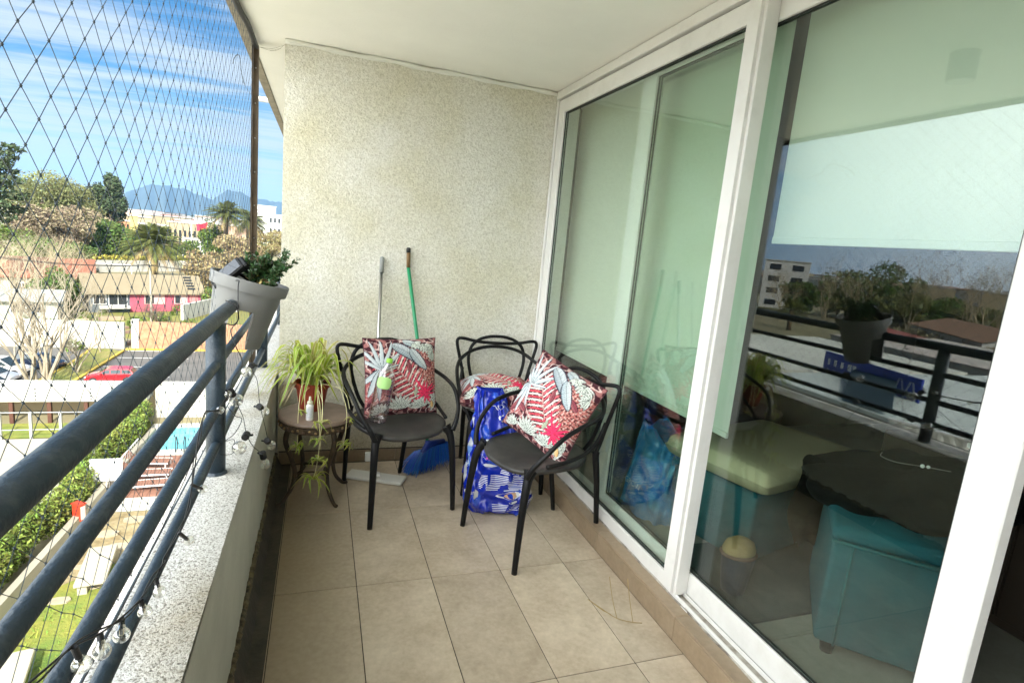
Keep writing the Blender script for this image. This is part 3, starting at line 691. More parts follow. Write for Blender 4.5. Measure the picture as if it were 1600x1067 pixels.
runs = [([(.0, -.05, .14), (-.045, -.15, .17), (-.058, -.215, .05), (-.058, -.22, -.06), (-.060, -.225, -.115)], .055, 13, (-.060, -.225, -.12)),
        ([(.02, -.04, .15), (.04, -.17, .19), (.052, -.255, .06), (.045, -.27, -.06), (.035, -.28, -.18), (.02, -.285, -.265)], .10, 14, (.02, -.285, -.268)),
        ([(.03, -.03, .15), (.10, -.12, .2), (.16, -.20, .08), (.165, -.21, -.04), (.155, -.215, -.12)], .055, 12, (.155, -.215, -.125)),
        ([(.02, -.05, .14), (.05, -.2, .10), (.048, -.25, .02)], .06, 11, (.046, -.255, .008)), ([(.02, -.05, .14), (.04, -.22, .08), (.042, -.27, -.05)], .05, 10, (.030, -.27, -.075)),
        ([(.03, -.03, .15), (.03, -.25, .1), (.05, -.275, -.12)], .06, 12, (.045, -.28, -.175)), ([(.03, -.03, .15), (.15, -.16, .14), (.19, -.19, .01)], .045, 9, (.192, -.19, -.0)),
        ([(0, -.05, .14), (-.03, -.14, .13), (-.03, -.16, .05)], .03, 9, (-.03, -.165, .04))]
for pth, s, n, c in runs:
    mb.tube(cat(pth, 8), .0019, 5); plantlet(c, s, n).build('plantlet', M_sp, spt)
mb.build('runners', M_run, spt, smooth=True)
# dry leaf
mb = MB(); 
for k in range(10): blade(mb, (-.08, -.02, .14), random.uniform(2.4, 4.0), .10, .02, .008, 1, 2.4)
mb.c = [(.45, .36, .2)]*len(mb.c); mb.build('dry_leaves', M_sp, spt)

# white spray bottle
sb = thing('nasal_spray', 'small white nozzle bottle standing on the round table in front of the plant pot', 'bottle', (.098, 1.955, .449))
MB().lathe([(.0001, 0), (.0165, 0), (.0175, .002), (.0175, .072), (.015, .078), (.0105, .082)], seg=24).build('body', M_white, sb, smooth=False)
MB().lathe([(.0135, .0825), (.0135, .093), (.007, .097), (.0045, .118), (.0001, .120)], seg=20).build('nozzle', mat('cream_plastic', (.72, .70, .55), .4), sb)
MB().grid(lambda u, v: (.0179*math.cos(R(-140+100*u)), .0179*math.sin(R(-140+100*u)), .014+.048*v), 10, 2).build('label', mat('pale_label', (.55, .60, .66), .5, col2=(.78, .8, .82), vscale=160), sb)

# flat mop
mp_ = thing('flat_mop', 'white flat mop with a grey metal pole leaning on the stucco wall', 'mop', (.46, 2.21, 0))
MB().tube([(.441, 2.235, .13), (.459, 2.462, 1.165)], .0095, 12).build('pole', M_steel, mp_, smooth=True, world=True)
MB().tube([(.459, 2.457, 1.16), (.4605, 2.468, 1.245), (.461, 2.470, 1.25)], [.0125, .0125, .006], 12).build('grip', mat('grey_grip', (.25, .26, .25), .6), mp_, smooth=True, world=True)
mb = MB(); mb.rbox(-.165, .165, -.052, .052, .004, .022, .004); o = mb.build('pad', mat('mop_pad', (.74, .73, .68), .9, bump=.6, bscale=150, bdist=.004), mp_); o.rotation_euler = (0, 0, R(-25))
mb = MB(); mb.rbox(-.022, .022, -.018, .018, .0225, .04, .003); mb.tube([(0, 0, .03), (-.012, .012, .09), (-.016, .02, .14)], [.009, .010, .0125], 10)
mb.rbox(-.065, -.022, -.012, .012, .115, .165, .003); mb.rbox(-.03, .0, -.011, .016, .10, .19, .003); mb.tube([(-.02, .016, .13), (-.016, .04, .22), (-.010, .07, .32)], [.012, .0135, .012], 10)
mb.build('head_joint', M_white, mp_)
# broom
bm_ = thing('broom', 'green-handled broom with blue bristles leaning behind the first armchair', 'broom', (.80, 2.33, 0))
mb = MB(); mb.tube([(.772, 2.345, .155), (.70, 2.40, .68), (.612, 2.462, 1.20)], .0105, 12); mb.build('handle', mat('green_enamel', (.01, .24, .10), .35), bm_, smooth=True, world=True)
mb = MB(); mb.tube([(.612, 2.4615, 1.20), (.6085, 2.465, 1.285)], .0118, 12); mb.build('grip', mat('brown_grip', (.16, .09, .03), .6), bm_, smooth=True, world=True)
mb = MB(); mb.tube([(.6085, 2.465, 1.285), (.607, 2.466, 1.31), (.6069, 2.4662, 1.315)], [.0125, .0125, .006], 10); mb.build('end_cap', M_blk, bm_, smooth=True, world=True)
M_bb = mat('blue_plastic', (.01, .035, .25), .35)
mb = MB(); A, B_ = Vector((.700, 2.290, .115)), Vector((.905, 2.392, .140)); mid = (A+B_)/2
mb.tube([(.776, 2.342, .13), (.772, 2.345, .175)], [.02, .014], 12)
mb.tube([A+Vector((.03, 0, -.0)), (.775, 2.34, .150), B_+Vector((-.02, 0, .01))], [.012, .024, .014], 10)
mb.build('head', M_bb, bm_, smooth=True, world=True)
bl = MB(); random.seed(4); ax = (B_-A).normalized(); nr = ax.cross(Vector((0, 0, 1))).normalized()
for k in range(900):
    u = random.random(); w = random.gauss(0, .012); p = A.lerp(B_, u)+nr*w+Vector((0, 0, .005))
    q = Vector((p.x, p.y, 0)) + ax*((u-.5)*.10-.035) + nr*w*1.6; q.z = max(.003, .012+.05*(u > .5)*(u-.5)*1.2+random.gauss(0, .004)); m_ = (p+q)/2+ax*(u-.5)*.02
    bl.tube([p, m_, q], [.0021, .0020, .0014], 3, cap=False, col=(.01+.02*random.random(), .06+.12*random.random(), .35+.25*random.random()))
bl.build('bristles', mat('blue_bristles', (.02, .1, .4), .4, attr=True), bm_, world=True)

# crumpled blue bag with printed back panel
BC = Vector((1.055, 1.800, 0)); BAY = R(-12)
bd = Vector((math.cos(BAY), math.sin(BAY), 0)); bn = Vector((bd.y, -bd.x, 0))      # along the bag, and its outward front normal
def bagS(u, v):
    """u round the bag 0..1 (front panel is 0..0.5), v from the floor to the folded top"""
    a = 2*math.pi*u; hw = lerp(.182, .066, max(0, (v-.26)/.74)**.95) * (1-.14*max(0, (.12-v)/.12)**2); hd = lerp(.115, .016, max(0, (v-.25)/.75)**.8)*(1-.3*max(0, (.10-v)/.10)**2)
    c_, s_ = math.cos(a), math.sin(a); e = .62
    x = -hw*math.copysign(abs(c_)**e, c_); y = hd*math.copysign(abs(s_)**.8, s_)
    f = .0095*(math.sin(11*u*6.28+9*v)*math.sin(13*v+3*math.sin(12*u))+.8*math.sin(31*v+14*math.cos(a))*math.sin(7*u*6.28+2))
    f += .005*math.sin(47*v+23*u)+.004*math.sin(80*u+31*v)+.010*abs(math.sin(9*v+15*u+2*math.sin(6*v)))-.006
    y += f*(1 if s_ > 0 else -1)*min(1, abs(s_)*2); x += f*.8*c_
    xo = -.075*v**1.6*1.0; yo = -.02+.13*v**1.3
    z = .004+.61*v+.012*math.sin(a*2+1)*v*v
    if v < .06: z *= 1
    return BC+bd*(x+xo)+bn*(y-yo)+Vector((0, 0, z))
def bagC(u, v):
    deep = (.006, .022, .36); lt = (.02, .08, .55)
    w = (math.sin(40*u+9*v)+math.sin(25*v-13*u))*.5; c = lt if w > .55 else deep
    if .50 < u*1. < .53 or u < .035 and .2 < v < .75: c = (.62, .66, .72)
    if u < .08 and .38 < v < .52: c = (.16, .32, .75)
    if .455 < u < .50 and .06 < v < .22: c = (.70, .72, .74)
    return c
bg_ = thing('blue_sack', 'crumpled shiny blue pet food bag standing under the seat of the sideways chair', 'bag', tuple(BC))
mb = MB(); mb.grid(lambda u, v: tuple(bagS(u, v)), 130, 70, colfn=bagC)
k0 = [tuple(bagS(i/60, 0)) for i in range(60)]; mb.add(k0, [tuple(range(59, -1, -1))], (.01, .03, .4))
k0 = [tuple(bagS(i/60, 1)) for i in range(60)]; mb.add(k0, [tuple(range(60))], (.01, .03, .4))
mb.build('sack', mat('blue_film', (.01, .04, .45), .22, attr=True, coat=.4, bump=.25, bscale=28, bdist=.02), bg_, smooth=True, world=True)
def on_bag(u0, v0, su, sv, ang, V2, lift=.0015):
    """lay flat shapes given in metres onto the bag surface at (u0,v0)"""
    ca, sa = math.cos(R(ang)), math.sin(R(ang)); out_ = []
    for x, y in V2:
        X, Y = x*ca-y*sa, x*sa+y*ca; u = u0+X/.42*su; v = v0+Y/.60*sv
        p = bagS(u, v); e = .004; n_ = (bagS(u+e, v)-p).cross(bagS(u, v+e)-p).normalized()
        if n_.dot(bn) < 0: n_ = -n_
        out_.append(tuple(p+n_*lift))
    return out_
def text_tris(body, size):
    c = bpy.data.curves.new('t', 'FONT'); c.body = body; c.size = size; c.resolution_u = 3; o = bpy.data.objects.new('t', c); S.collection.objects.link(o)
    dg = bpy.context.evaluated_depsgraph_get(); me = o.evaluated_get(dg).to_mesh()
    V = [(v.co.x, v.co.y) for v in me.vertices]; F = [tuple(p.vertices) for p in me.polygons]
    o.evaluated_get(dg).to_mesh_clear(); bpy.data.objects.remove(o); bpy.data.curves.remove(c); return V, F
M_ink = mat('white_ink', (.75, .78, .82), .4)
pr = MB()
for txt, sz, u, v, an in (('ion', .055, .265, .845, 22), ('G', .052, .285, .745, 22), ('ION', .034, .052, .36, 80)):
    V, F = text_tris(txt, sz); MB().add(on_bag(u, v, 1, 1, an, V), F).build('lettering', M_ink, bg_, world=True)
def rect(x, y, w, h, nx_=5): 
    vs = [(x+w*i/nx_, y+h*j) for j in (0, 1) for i in range(nx_+1)]; return vs, [(i, i+1, nx_+2+i, nx_+1+i) for i in range(nx_)]
random.seed(5)
for k in range(6):                                        # feature lines
    for q in range(3):
        V, F = rect(0, -q*.0075, random.uniform(.05, .085), .0032); pr.add(on_bag(.255, .60-k*.045, 1, 1, -4, V), F)
for k in range(9):
    V, F = rect(0, 0, .165, .0028, 14); pr.add(on_bag(.19, .335-k*.0125, 1, 1, -3+math.sin(k), V), F)
for k in range(5):
    V, F = rect(0, 0, .10-.01*k, .0026, 8); pr.add(on_bag(.24, .10-k*.013, 1, 1, 10, V), F)
def disc(r, n=14, cx=0, cy=0): return [(cx+r*math.cos(2*math.pi*i/n), cy+r*math.sin(2*math.pi*i/n)) for i in range(n)], [tuple(range(n))]
for k in range(4): V, F = disc(.0105, 6); pr.add(on_bag(.225, .60-k*.062, 1, 1, 0, V), F)
for k in range(3):
    V, F = disc(.0165, 16); pr.add(on_bag(.285+k*.075, .19, 1, 1, 0, V), F)
    V, F = rect(-.012, .021, .024, .004); pr.add(on_bag(.285+k*.075, .19, 1, 1, 0, V), F)
for k in range(2): V, F = disc(.0075, 10); pr.add(on_bag(.29+k*.06, .14, 1, 1, 0, V), F)
pr.build('printed_lettering', M_ink, bg_, world=True)
p2 = lambda V_, F_, c_: MB().add(V_, F_, c_).build('badge', mat('badge_ink', (.5, .5, .5), .4, attr=True), bg_, world=True)
for k in range(3):
    V, F = disc(.012, 14); p2(on_bag(.285+k*.075, .19, 1, 1, 0, V, .0024), F, ((.60, .38, .22), (.62, .50, .38), (.55, .52, .48))[k])
for k in (1, 2): V, F = disc(.0065, 8); p2(on_bag(.225, .60-k*.062, 1, 1, 0, V, .0024), F, ((.5, .03, .06), (.5, .04, .3))[k-1])
V, F = rect(-.03, -.02, .062, .040, 4); p2(on_bag(.12, .17, 1, 1, 28, V, .0016), F, (.50, .52, .52))
V, F = text_tris('15kg', .024); MB().add(on_bag(.075, .155, 1, 1, 28, V, .0026), F).build('weight_print', M_white, bg_, world=True)

# grey saddle planter on the top rail
PT = thing('rail_planter', 'grey plastic saddle pot straddling the top rail, tilted towards the balcony', 'planter', (-.192, 1.60, .898), rot=(0, R(13), R(6)))
M_pot = mat('grey_plastic', (.20, .20, .19), .5, var=.08, vscale=6)
def pr_r(z): return lerp(.098, .132, z/.27)
mb = MB(); n = 48; hw = .041; zs = .150
mb.lathe([(pr_r(zs)-.003, zs), (pr_r(zs), zs), (pr_r(.222), .222), (.142, .224), (.146, .262), (.1445, .268), (.140, .268), (.137, .262), (.134, .224), (.0001, .215)], seg=n)
# two legs left and right of the slot
for s in (-1, 1):
    rows = []
    for z in (0, .05, .10, zs):
        r_ = pr_r(z); a0 = math.acos(min(1, hw/r_)); ring = [(s*r_*math.cos(-a0+2*a0*i/16), r_*math.sin(-a0+2*a0*i/16)) for i in range(17)]
        rows.append([(x, y, z) for x, y in ring])
    vs = [p for r_ in rows for p in r_]; fs = []
    for i in range(3):
        for k in range(16): fs.append((i*17+k, i*17+k+1, (i+1)*17+k+1, (i+1)*17+k))
        fs.append((i*17+16, i*17, (i+1)*17, (i+1)*17+16))
    fs.append(tuple(range(17))); mb.add(vs, fs)
mb.add([(-hw, -.11, zs), (hw, -.11, zs), (hw, .11, zs), (-hw, .11, zs)], [(0, 1, 2, 3)])
o = mb.build('pot', M_pot, PT); smooth_by_angle(o, 40)
MB().lathe([(.0001, .236), (.08, .238), (.135, .232)], seg=24).build('soil', mat('soil2', (.04, .028, .018), .95, bump=.8, bscale=60), PT)
# leafy twigs
random.seed(21); stems = MB(); LV = []; LU = []; LW = []
M_lf = mat('box_leaf', (.045, .095, .03), .35, isl=.5, trans=.15)
for k in range(38):
    b = Vector((random.gauss(.045, .024), random.gauss(.0, .035), .236)); yaw = random.uniform(-1.6, 3.4); tl = random.uniform(.06, .15)
    if k in (0, 1, 2): yaw = .3*k+.1; tl = .185
    d = Vector((.42*math.cos(yaw)-.18, .4*math.sin(yaw), 1)).normalized(); p = [b]
    for q in range(6): d = (d+Vector((random.gauss(.0, .08), random.gauss(0, .09), random.gauss(.02, .05)))).normalized(); p.append(p[-1]+d*tl/6)
    stems.tube(p, [.0018-.0002*i for i in range(7)], 5)
    for i, q in enumerate(cat(p, 4)):
        if i < 5: continue
        for s in range(3):
            dr_ = Vector(rnd_dirs(1)[0]); dr_ = (dr_+d*.7).normalized(); L = random.uniform(.007, .0125)
            LV.append(q+dr_*L); LU.append(dr_*L); w_ = dr_.cross(Vector(rnd_dirs(1)[0])).normalized(); LW.append(w_*L*.62)
stems.build('stems', mat('twig', (.10, .07, .03), .8), PT)
quads('foliage', np.array(LV), np.array(LU), np.array(LW), M_lf, PT)
mb = MB(); random.seed(2)
dl = [(Vector((random.gauss(.03, .02), random.gauss(-.03, .05), .245+random.random()*.04))) for _ in range(50)]
quads('dead_leaves', np.array([tuple(v) for v in dl]), rnd_dirs(50)*.010, rnd_dirs(50)*.007, mat('dead_leaf', (.35, .24, .10), .8, isl=.4), PT)
# solar panel of the light string stuck in the pot
sp_ = thing('solar_panel', 'small black solar panel box stuck in the grey rail planter', 'solar panel', (-.205, 1.575, 1.178), rot=(R(28), R(-44), R(4)))
MB().rbox(-.075, .06, -.04, .04, -.012, .012, .004).build('casing', M_black, sp_)
MB().rbox(-.066, .050, -.034, .034, .0122, .0142, .0005).build('cell', mat('solar_cell', (.012, .014, .02), .12, coat=.5), sp_)
mb = MB(); mb.rbox(.045, .075, -.036, .036, -.04, .008, .006); mb.build('hinge', M_black, sp_)
MB().tube([(.02, 0, -.012), (.03, 0, -.08)], .007, 8).build('stake', M_black, sp_)

# ------------------------------------------------------------------ light strings
M_bulb = glassmat('bulb_glass', (.90, .90, .86), .16, .03, 1.6)
M_sock = mat('socket_plastic', (.012, .012, .013), .45)
M_fil = mat('filament', (.5, .42, .22), .5)
sl = thing('fairy_lights', 'thin black string of small clear globe lights along the lower rails', 'string lights', (-.158, .2, .7))
wire = [(-.175,-.35,.93),(-.165,-.183,.878),(-.158,-.151,.868),(-.158,-.046,.827),(-.157,.037,.782),(-.157,.126,.742),(-.156,.218,.71),(-.156,.313,.69),(-.157,.372,.685),(-.158,.394,.688),(-.156,.505,.678),(-.157,.591,.69),(-.158,.651,.726),(-.16,.709,.772),(-.16,.735,.815),(-.156,.80,.859),(-.15,.94,.828),(-.148,1.077,.816),(-.146,1.209,.808)]
MB().tube(cat(wire, 6), .0016, 5).build('wire', M_blk, sl, smooth=True, world=True)
MB().tube(cat([(x-.006*math.sin(i*2.1), y+.002, z+.004*math.cos(i*1.7)) for i, (x, y, z) in enumerate(wire)], 6), .0014, 5).build('wire', M_blk, sl, smooth=True, world=True)
MB().tube(cat([(-.222, -.4, .645), (-.222, .3, .61), (-.222, .9, .64), (-.222, 1.1, .70), (-.20, 1.18, .78)], 8), .0014, 5).build('wire', M_blk, sl, smooth=True, world=True)
sm = [((-.155,-.046,.827),(-.152,-.036,.793)),((-.155,.037,.782),(-.150,.026,.762)),((-.155,.126,.742),(-.150,.106,.726)),((-.155,.218,.71),(-.148,.218,.685)),((-.155,.313,.69),(-.147,.306,.665)),((-.156,.505,.678),(-.143,.536,.640)),((-.158,.651,.726),(-.145,.712,.685)),
      ((-.150,1.12,.835),(-.146,1.127,.821)),((-.150,.90,.835),(-.142,.955,.822)),((-.20,.76,.90),(-.21,.753,.885))]
def bulb(par, a, b, r, sock_r, big):
    a, b = Vector(a), Vector(b); d = (b-a).normalized(); Mx = d.to_track_quat('Z', 'Y').to_matrix(); L = (b-a).length
    s_ = MB()
    if big: s_.lathe([(sock_r*.8, -.012), (sock_r, -.010), (sock_r, .016), (sock_r*.8, .020)], a, 14, Mx); s_.tube([a+Mx@Vector((sock_r, 0, 0)), a+Mx@Vector((sock_r+.008, 0, -.006))], .0035, 6)
    else: s_.lathe([(sock_r*.8, -.001), (sock_r, .002), (sock_r*.9, L-r*.8)], a, 10, Mx)
    so_ = s_.build('socket', M_sock, par, world=True)
    c = b; g_ = MB(); h0 = -r*1.25
    g_.lathe([(r*.42, h0)]+[(r*math.sin(math.pi*(.16+.84*i/10)), -r*math.cos(math.pi*(.16+.84*i/10))) for i in range(10)]+[(.0001, r)], c, 18, Mx)
    g_.build('bulb', M_bulb, par, smooth=True, world=True)
    f_ = MB(); f_.tube([c+Mx@Vector((r*.25, 0, -r)), c+Mx@Vector((r*.2, 0, 0)), c+Mx@Vector((-r*.2, 0, 0)), c+Mx@Vector((-r*.25, 0, -r))], r*.03+.0002, 4)
    f_.build('filament', M_fil, par, world=True)
for a, b in sm: bulb(sl, a, b, .0118, .0045, False)
bs = thing('festoon_lights', 'festoon string of larger clear bulbs in square black sockets hanging from the planter', 'string lights', (-.12, 1.3, .8))
MB().tube(cat([(-.17,1.47,1.16),(-.15,1.40,1.168),(-.145,1.34,1.15),(-.14,1.30,1.09),(-.145,1.33,1.03),(-.17,1.36,.99),(-.145,1.285,.95),(-.14,1.40,.88),(-.14,1.40,.845),(-.145,1.243,.846),(-.145,1.172,.825)], 6), .0018, 5).build('wire', M_blk, bs, smooth=True, world=True)
MB().tube(cat([(-.185,1.34,1.10),(-.150,1.325,1.085),(-.142,1.33,1.04),(-.16,1.335,1.015),(-.19,1.34,1.02)], 5), .0022, 5).build('wire', M_blk, bs, smooth=True, world=True)
MB().tube(cat([(-.13,1.50,.93),(-.13,1.60,.883),(-.13,1.654,.775),(-.105,1.60,.74),(-.08,1.45,.685),(-.065,1.50,.58),(-.055,1.529,.505)], 6), .0013, 5).build('wire', M_blk, bs, smooth=True, world=True)
MB().tube(cat([(-.14,1.286,.74),(-.115,1.25,.70),(-.10,1.214,.655),(-.085,1.27,.585),(-.055,1.348,.52)], 6), .0013, 5).build('wire', M_blk, bs, smooth=True, world=True)
MB().tube(cat([(-.145,1.12,.78),(-.12,1.10,.755),(-.10,1.093,.746),(-.12,1.09,.70),(-.15,1.1,.67),(-.13,1.15,.655),(-.125,1.08,.635),(-.16,1.06,.64)], 6), .0013, 5).build('wire', M_blk, bs, smooth=True, world=True)
for a, b, r in (((-.145,1.19,.808),(-.135,1.235,.768),.026),((-.13,1.64,.795),(-.14,1.55,.79),.024),((-.085,1.50,.66),(-.072,1.57,.618),.021),((-.098,1.19,.655),(-.108,1.10,.645),.026),((-.058,1.529,.505),(-.048,1.61,.455),.022),((-.058,1.348,.52),(-.052,1.36,.475),.023)):
    bulb(bs, a, b, r*.88, .0125, True)

# dry twig on the floor
tw = MB()
for p in ([(1.19,.965,.004),(1.215,.90,.006),(1.25,.835,.004),(1.30,.80,.005),(1.335,.79,.004)], [(1.19,.965,.004),(1.212,.895,.006),(1.235,.855,.008)], [(1.30,.80,.005),(1.325,.875,.045),(1.34,.93,.10)], [(1.25,.835,.004),(1.262,.90,.04),(1.28,.97,.09)]):
    tw.tube(cat(p, 5), .0014, 5)
tag(tw.build('dry_twig', mat('dry_straw', (.33, .24, .10), .8)), 'thin dry branching straw lying on the floor tiles near the door', 'twig')
# ================================================================== THE ROOM BEHIND THE GLASS
RF = .10
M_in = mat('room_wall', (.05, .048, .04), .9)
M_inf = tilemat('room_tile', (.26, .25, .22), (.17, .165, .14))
mb = MB()
for i in range(0, 6):
    for j in range(-6, 7):
        mb.rbox(1.605+i*.6, 1.605+(i+1)*.6-.003, j*.6-.1, (j+1)*.6-.103, RF-.01, RF, .001)
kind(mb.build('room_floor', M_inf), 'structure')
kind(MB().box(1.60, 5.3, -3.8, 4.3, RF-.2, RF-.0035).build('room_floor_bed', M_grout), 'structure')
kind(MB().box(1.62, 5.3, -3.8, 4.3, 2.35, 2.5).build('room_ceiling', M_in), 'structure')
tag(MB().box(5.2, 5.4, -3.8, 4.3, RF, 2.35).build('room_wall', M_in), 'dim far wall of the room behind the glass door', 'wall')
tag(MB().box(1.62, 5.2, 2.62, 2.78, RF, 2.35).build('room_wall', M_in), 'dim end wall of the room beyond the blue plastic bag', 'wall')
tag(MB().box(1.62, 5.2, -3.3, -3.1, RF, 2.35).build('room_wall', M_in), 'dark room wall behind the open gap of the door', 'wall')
M_bl = mat('blind_fabric', (.72, .73, .64), .8, var=.04, bump=.1, bscale=300, trans=.12)
def blind(y0, y1, z, lab):
    t = thing('roller_blind', lab, 'blind', (1.66, (y0+y1)/2, 2.3), group='roller blinds behind the glass door')
    MB().box(1.6595, 1.6608, y0, y1, z+.02, 2.27).build('fabric', M_bl, t, world=True)
    MB().rbox(1.654, 1.666, y0, y1, z-.004, z+.0199, .002).build('hem_bar', M_bl, t, world=True)
    MB().tube([(1.67, y0-.01, 2.29), (1.67, y1+.01, 2.29)], .024, 16).build('roller', M_white, t, smooth=True, world=True)
blind(.862, 2.56, .716, 'pale green roller blind pulled nearly down behind the two narrow panes')
blind(-.62, .80, 1.478, 'pale roller blind pulled half down behind the widest pane')
M_teal = mat('teal_upholstery', (.002, .055, .072), .85, col2=(.006, .095, .115), vscale=3, bump=.35, bscale=35)
M_pip = mat('teal_piping', (.006, .09, .10), .7)
def obx(mb, o, e1, e2, a0, a1, b0, b1, z0, z1, r=.02):
    q = MB().box(a0, a1, b0, b1, z0, z1); mb.add([Vector((o[0], o[1], 0))+e1*x+e2*y+Vector((0, 0, z)) for x, y, z in q.v], q.f)
def soft(o, w=.018):
    b = o.modifiers.new('bevel', 'BEVEL'); b.width = w; b.segments = 4; o.data.polygons.foreach_set('use_smooth', [True]*len(o.data.polygons)); return o
# near ottoman
e1 = Vector((.70, -.714, 0)); e2 = Vector((.714, .70, 0)); O = (1.765, .425)
ot = thing('ottoman', 'teal upholstered cube ottoman closest to the glass with a black leg', 'ottoman', (O[0]+.3, O[1], RF))
mb = MB(); obx(mb, O, e1, e2, 0, .41, 0, .50, RF+.045, .52, .018); soft(mb.build('body', M_teal, ot, world=True))
mb = MB(); obx(mb, O, e1, e2, -.006, .416, -.006, .506, .5205, .575, .024); soft(mb.build('lid', M_teal, ot, world=True), .022)
mb = MB(); 
def oc(a, b, z): return Vector((O[0], O[1], 0))+e1*a+e2*b+Vector((0, 0, z))
mb.tube([oc(-.004, -.006, .52), oc(.24, -.007, .517), oc(.41, -.006, .52)], .005, 6); mb.tube([oc(.06, -.004, RF+.05), oc(.058, -.005, .3), oc(.06, -.004, .515)], .004, 6)
mb.build('piping', M_pip, ot, smooth=True, world=True)
for a, b in ((.05, .04), (.36, .04), (.05, .46), (.36, .46)):
    p = oc(a, b, RF); MB().lathe([(.020, 0), (.026, .0448)], tuple(p), 14).build('leg', M_black, ot, smooth=True, world=True)
# far ottoman + cream cushion
e1b = Vector((.97, .243, 0)); e2b = Vector((-.243, .97, 0)); Ob = (1.82, .78)
o2 = thing('ottoman', 'teal upholstered bench under the cream padded seat pad', 'ottoman', (Ob[0]+.4, Ob[1]+.4, RF))
mb = MB(); obx(mb, Ob, e1b, e2b, .08, .80, .08, .54, RF+.03, .452, .02); soft(mb.build('body', M_teal, o2, world=True))
for a, b in ((.12, .12), (.76, .12), (.76, .50), (.12, .50)):
    p = Vector((Ob[0], Ob[1], 0))+e1b*a+e2b*b; MB().lathe([(.018, RF), (.022, RF+.031)], (p.x, p.y, 0), 12).build('leg', M_black, o2, world=True)
pad = thing('seat_pad', 'thick cream square cushion lying on the teal bench behind the glass', 'cushion', (Ob[0]+.4, Ob[1]+.4, .453))
mb = MB(); nn = 26
def padf(top):
    def f(u, v):
        a, b = 2*u-1, 2*v-1; h = .060*(max(0, 1-abs(a)**9))**.25*(max(0, 1-abs(b)**9))**.25; z = .515+(h if top else -h)
        p = Vector((Ob[0], Ob[1], 0))+e1b*(.04+.40*(a+1))+e2b*(.02+.27*(b+1)); return (p.x, p.y, z)
    return f
mb.grid(padf(True), 40, 40); mb.grid(lambda u, v: padf(False)(1-u, v), 40, 40)
mb.build('pad', mat('cream_cloth', (.46, .40, .25), .85, var=.1, bump=.15, bscale=200), pad, smooth=True, world=True)
# black bag and jacket heaped on the near ottoman
jk = thing('black_jacket', 'black jacket heaped over the teal ottomans with white earphone cable on it', 'jacket', (2.15, .62, .55))
mb = MB()
def jf(u, v):
    a = 2*math.pi*u; t = math.pi*v; r = 1+.08*math.sin(5*a+7*v)+.06*math.sin(11*a-9*v)+.04*math.sin(17*v+3*a)+.03*abs(math.sin(9*a+6*v+2*math.sin(5*v)))
    x, y = .46*math.sin(t)**.8*math.cos(a)*r, .33*math.sin(t)**.8*math.sin(a)*r; z = -.105*math.cos(t)*(1+.25*math.sin(6*a)*math.sin(t))
    return (2.22+x*.66+y*.42, .515-x*.36+y*.78, .635+z*.9+.03*math.cos(a))
mb.grid(jf, 70, 34); mb.build('body', mat('black_cloth', (.003, .0035, .003), .95, spec=.15, bump=.5, bscale=14, bdist=.03), jk, smooth=True, world=True)
mb = MB(); mb.grid(lambda u, v: (1.98+.22*u+.03*math.sin(7*v), .76-.08*u+.02*math.sin(9*u+5*v), .64-.36*v+.02*math.sin(8*u)), 16, 16); 
mb.grid(lambda u, v: (1.98+.22*u+.03*math.sin(7*v)+.01, .77-.08*u+.02*math.sin(9*u+5*v)+.02, .64-.36*v+.02*math.sin(8*u)), 16, 16); mb.build('sleeve', MATS['black_cloth'], jk, smooth=True, world=True)
ep = thing('earphones', 'thin white earphone cable curling over the black jacket', 'earphones', (2.1, .45, .75))
MB().tube(cat([(2.16,.60,.742),(2.10,.56,.745),(2.09,.50,.748),(2.14,.455,.75),(2.21,.42,.746),(2.30,.37,.738),(2.36,.33,.72)], 7), .0012, 5).build('cable', mat('cable_grey', (.30, .30, .27), .5), ep, smooth=True, world=True)
mb = MB(); uvsphere(mb, (2.15, .445, .752), .007); uvsphere(mb, (2.165, .435, .752), .006); mb.build('earbud', M_white, ep, smooth=True, world=True)
bk = thing('book_pile', 'two thin pale books stacked at the back of the room behind the jacket', 'books', (2.9, .60, .60))
mb = MB()
obx(mb, (2.72, .50), Vector((.9, -.43, 0)), Vector((.43, .9, 0)), 0, .30, 0, .22, .70, .722, .002); obx(mb, (2.74, .49), Vector((.85, -.52, 0)), Vector((.52, .85, 0)), 0, .30, 0, .2, .7225, .742, .002)
mb.build('cover', M_white, bk, world=True)
shelf = thing('low_cabinet', 'dark low cabinet carrying the pale books in the dim room', 'cabinet', (3.0, .5, RF))
MB().rbox(2.65, 3.35, -.2, .95, RF, .698, .006).build('carcass', mat('dark_wood', (.035, .022, .014), .6), shelf, world=True)
MB().rbox(2.638, 2.6495, -.18, .37, RF+.04, .68, .003).build('door', MATS['dark_wood'], shelf, world=True); MB().rbox(2.638, 2.6495, .38, .93, RF+.04, .68, .003).build('door', MATS['dark_wood'], shelf, world=True)
# rug
kr = tag(MB().prism([(1.58, .585), (2.42, .585), (2.42, 1.10), (1.58, 1.10)][::1], RF+.0005, RF+.010).build('rug', mat('slate_rug', (.018, .034, .038), .95, bump=.5, bscale=200)), 'dark slate rug on the room floor just inside the glass', 'rug')
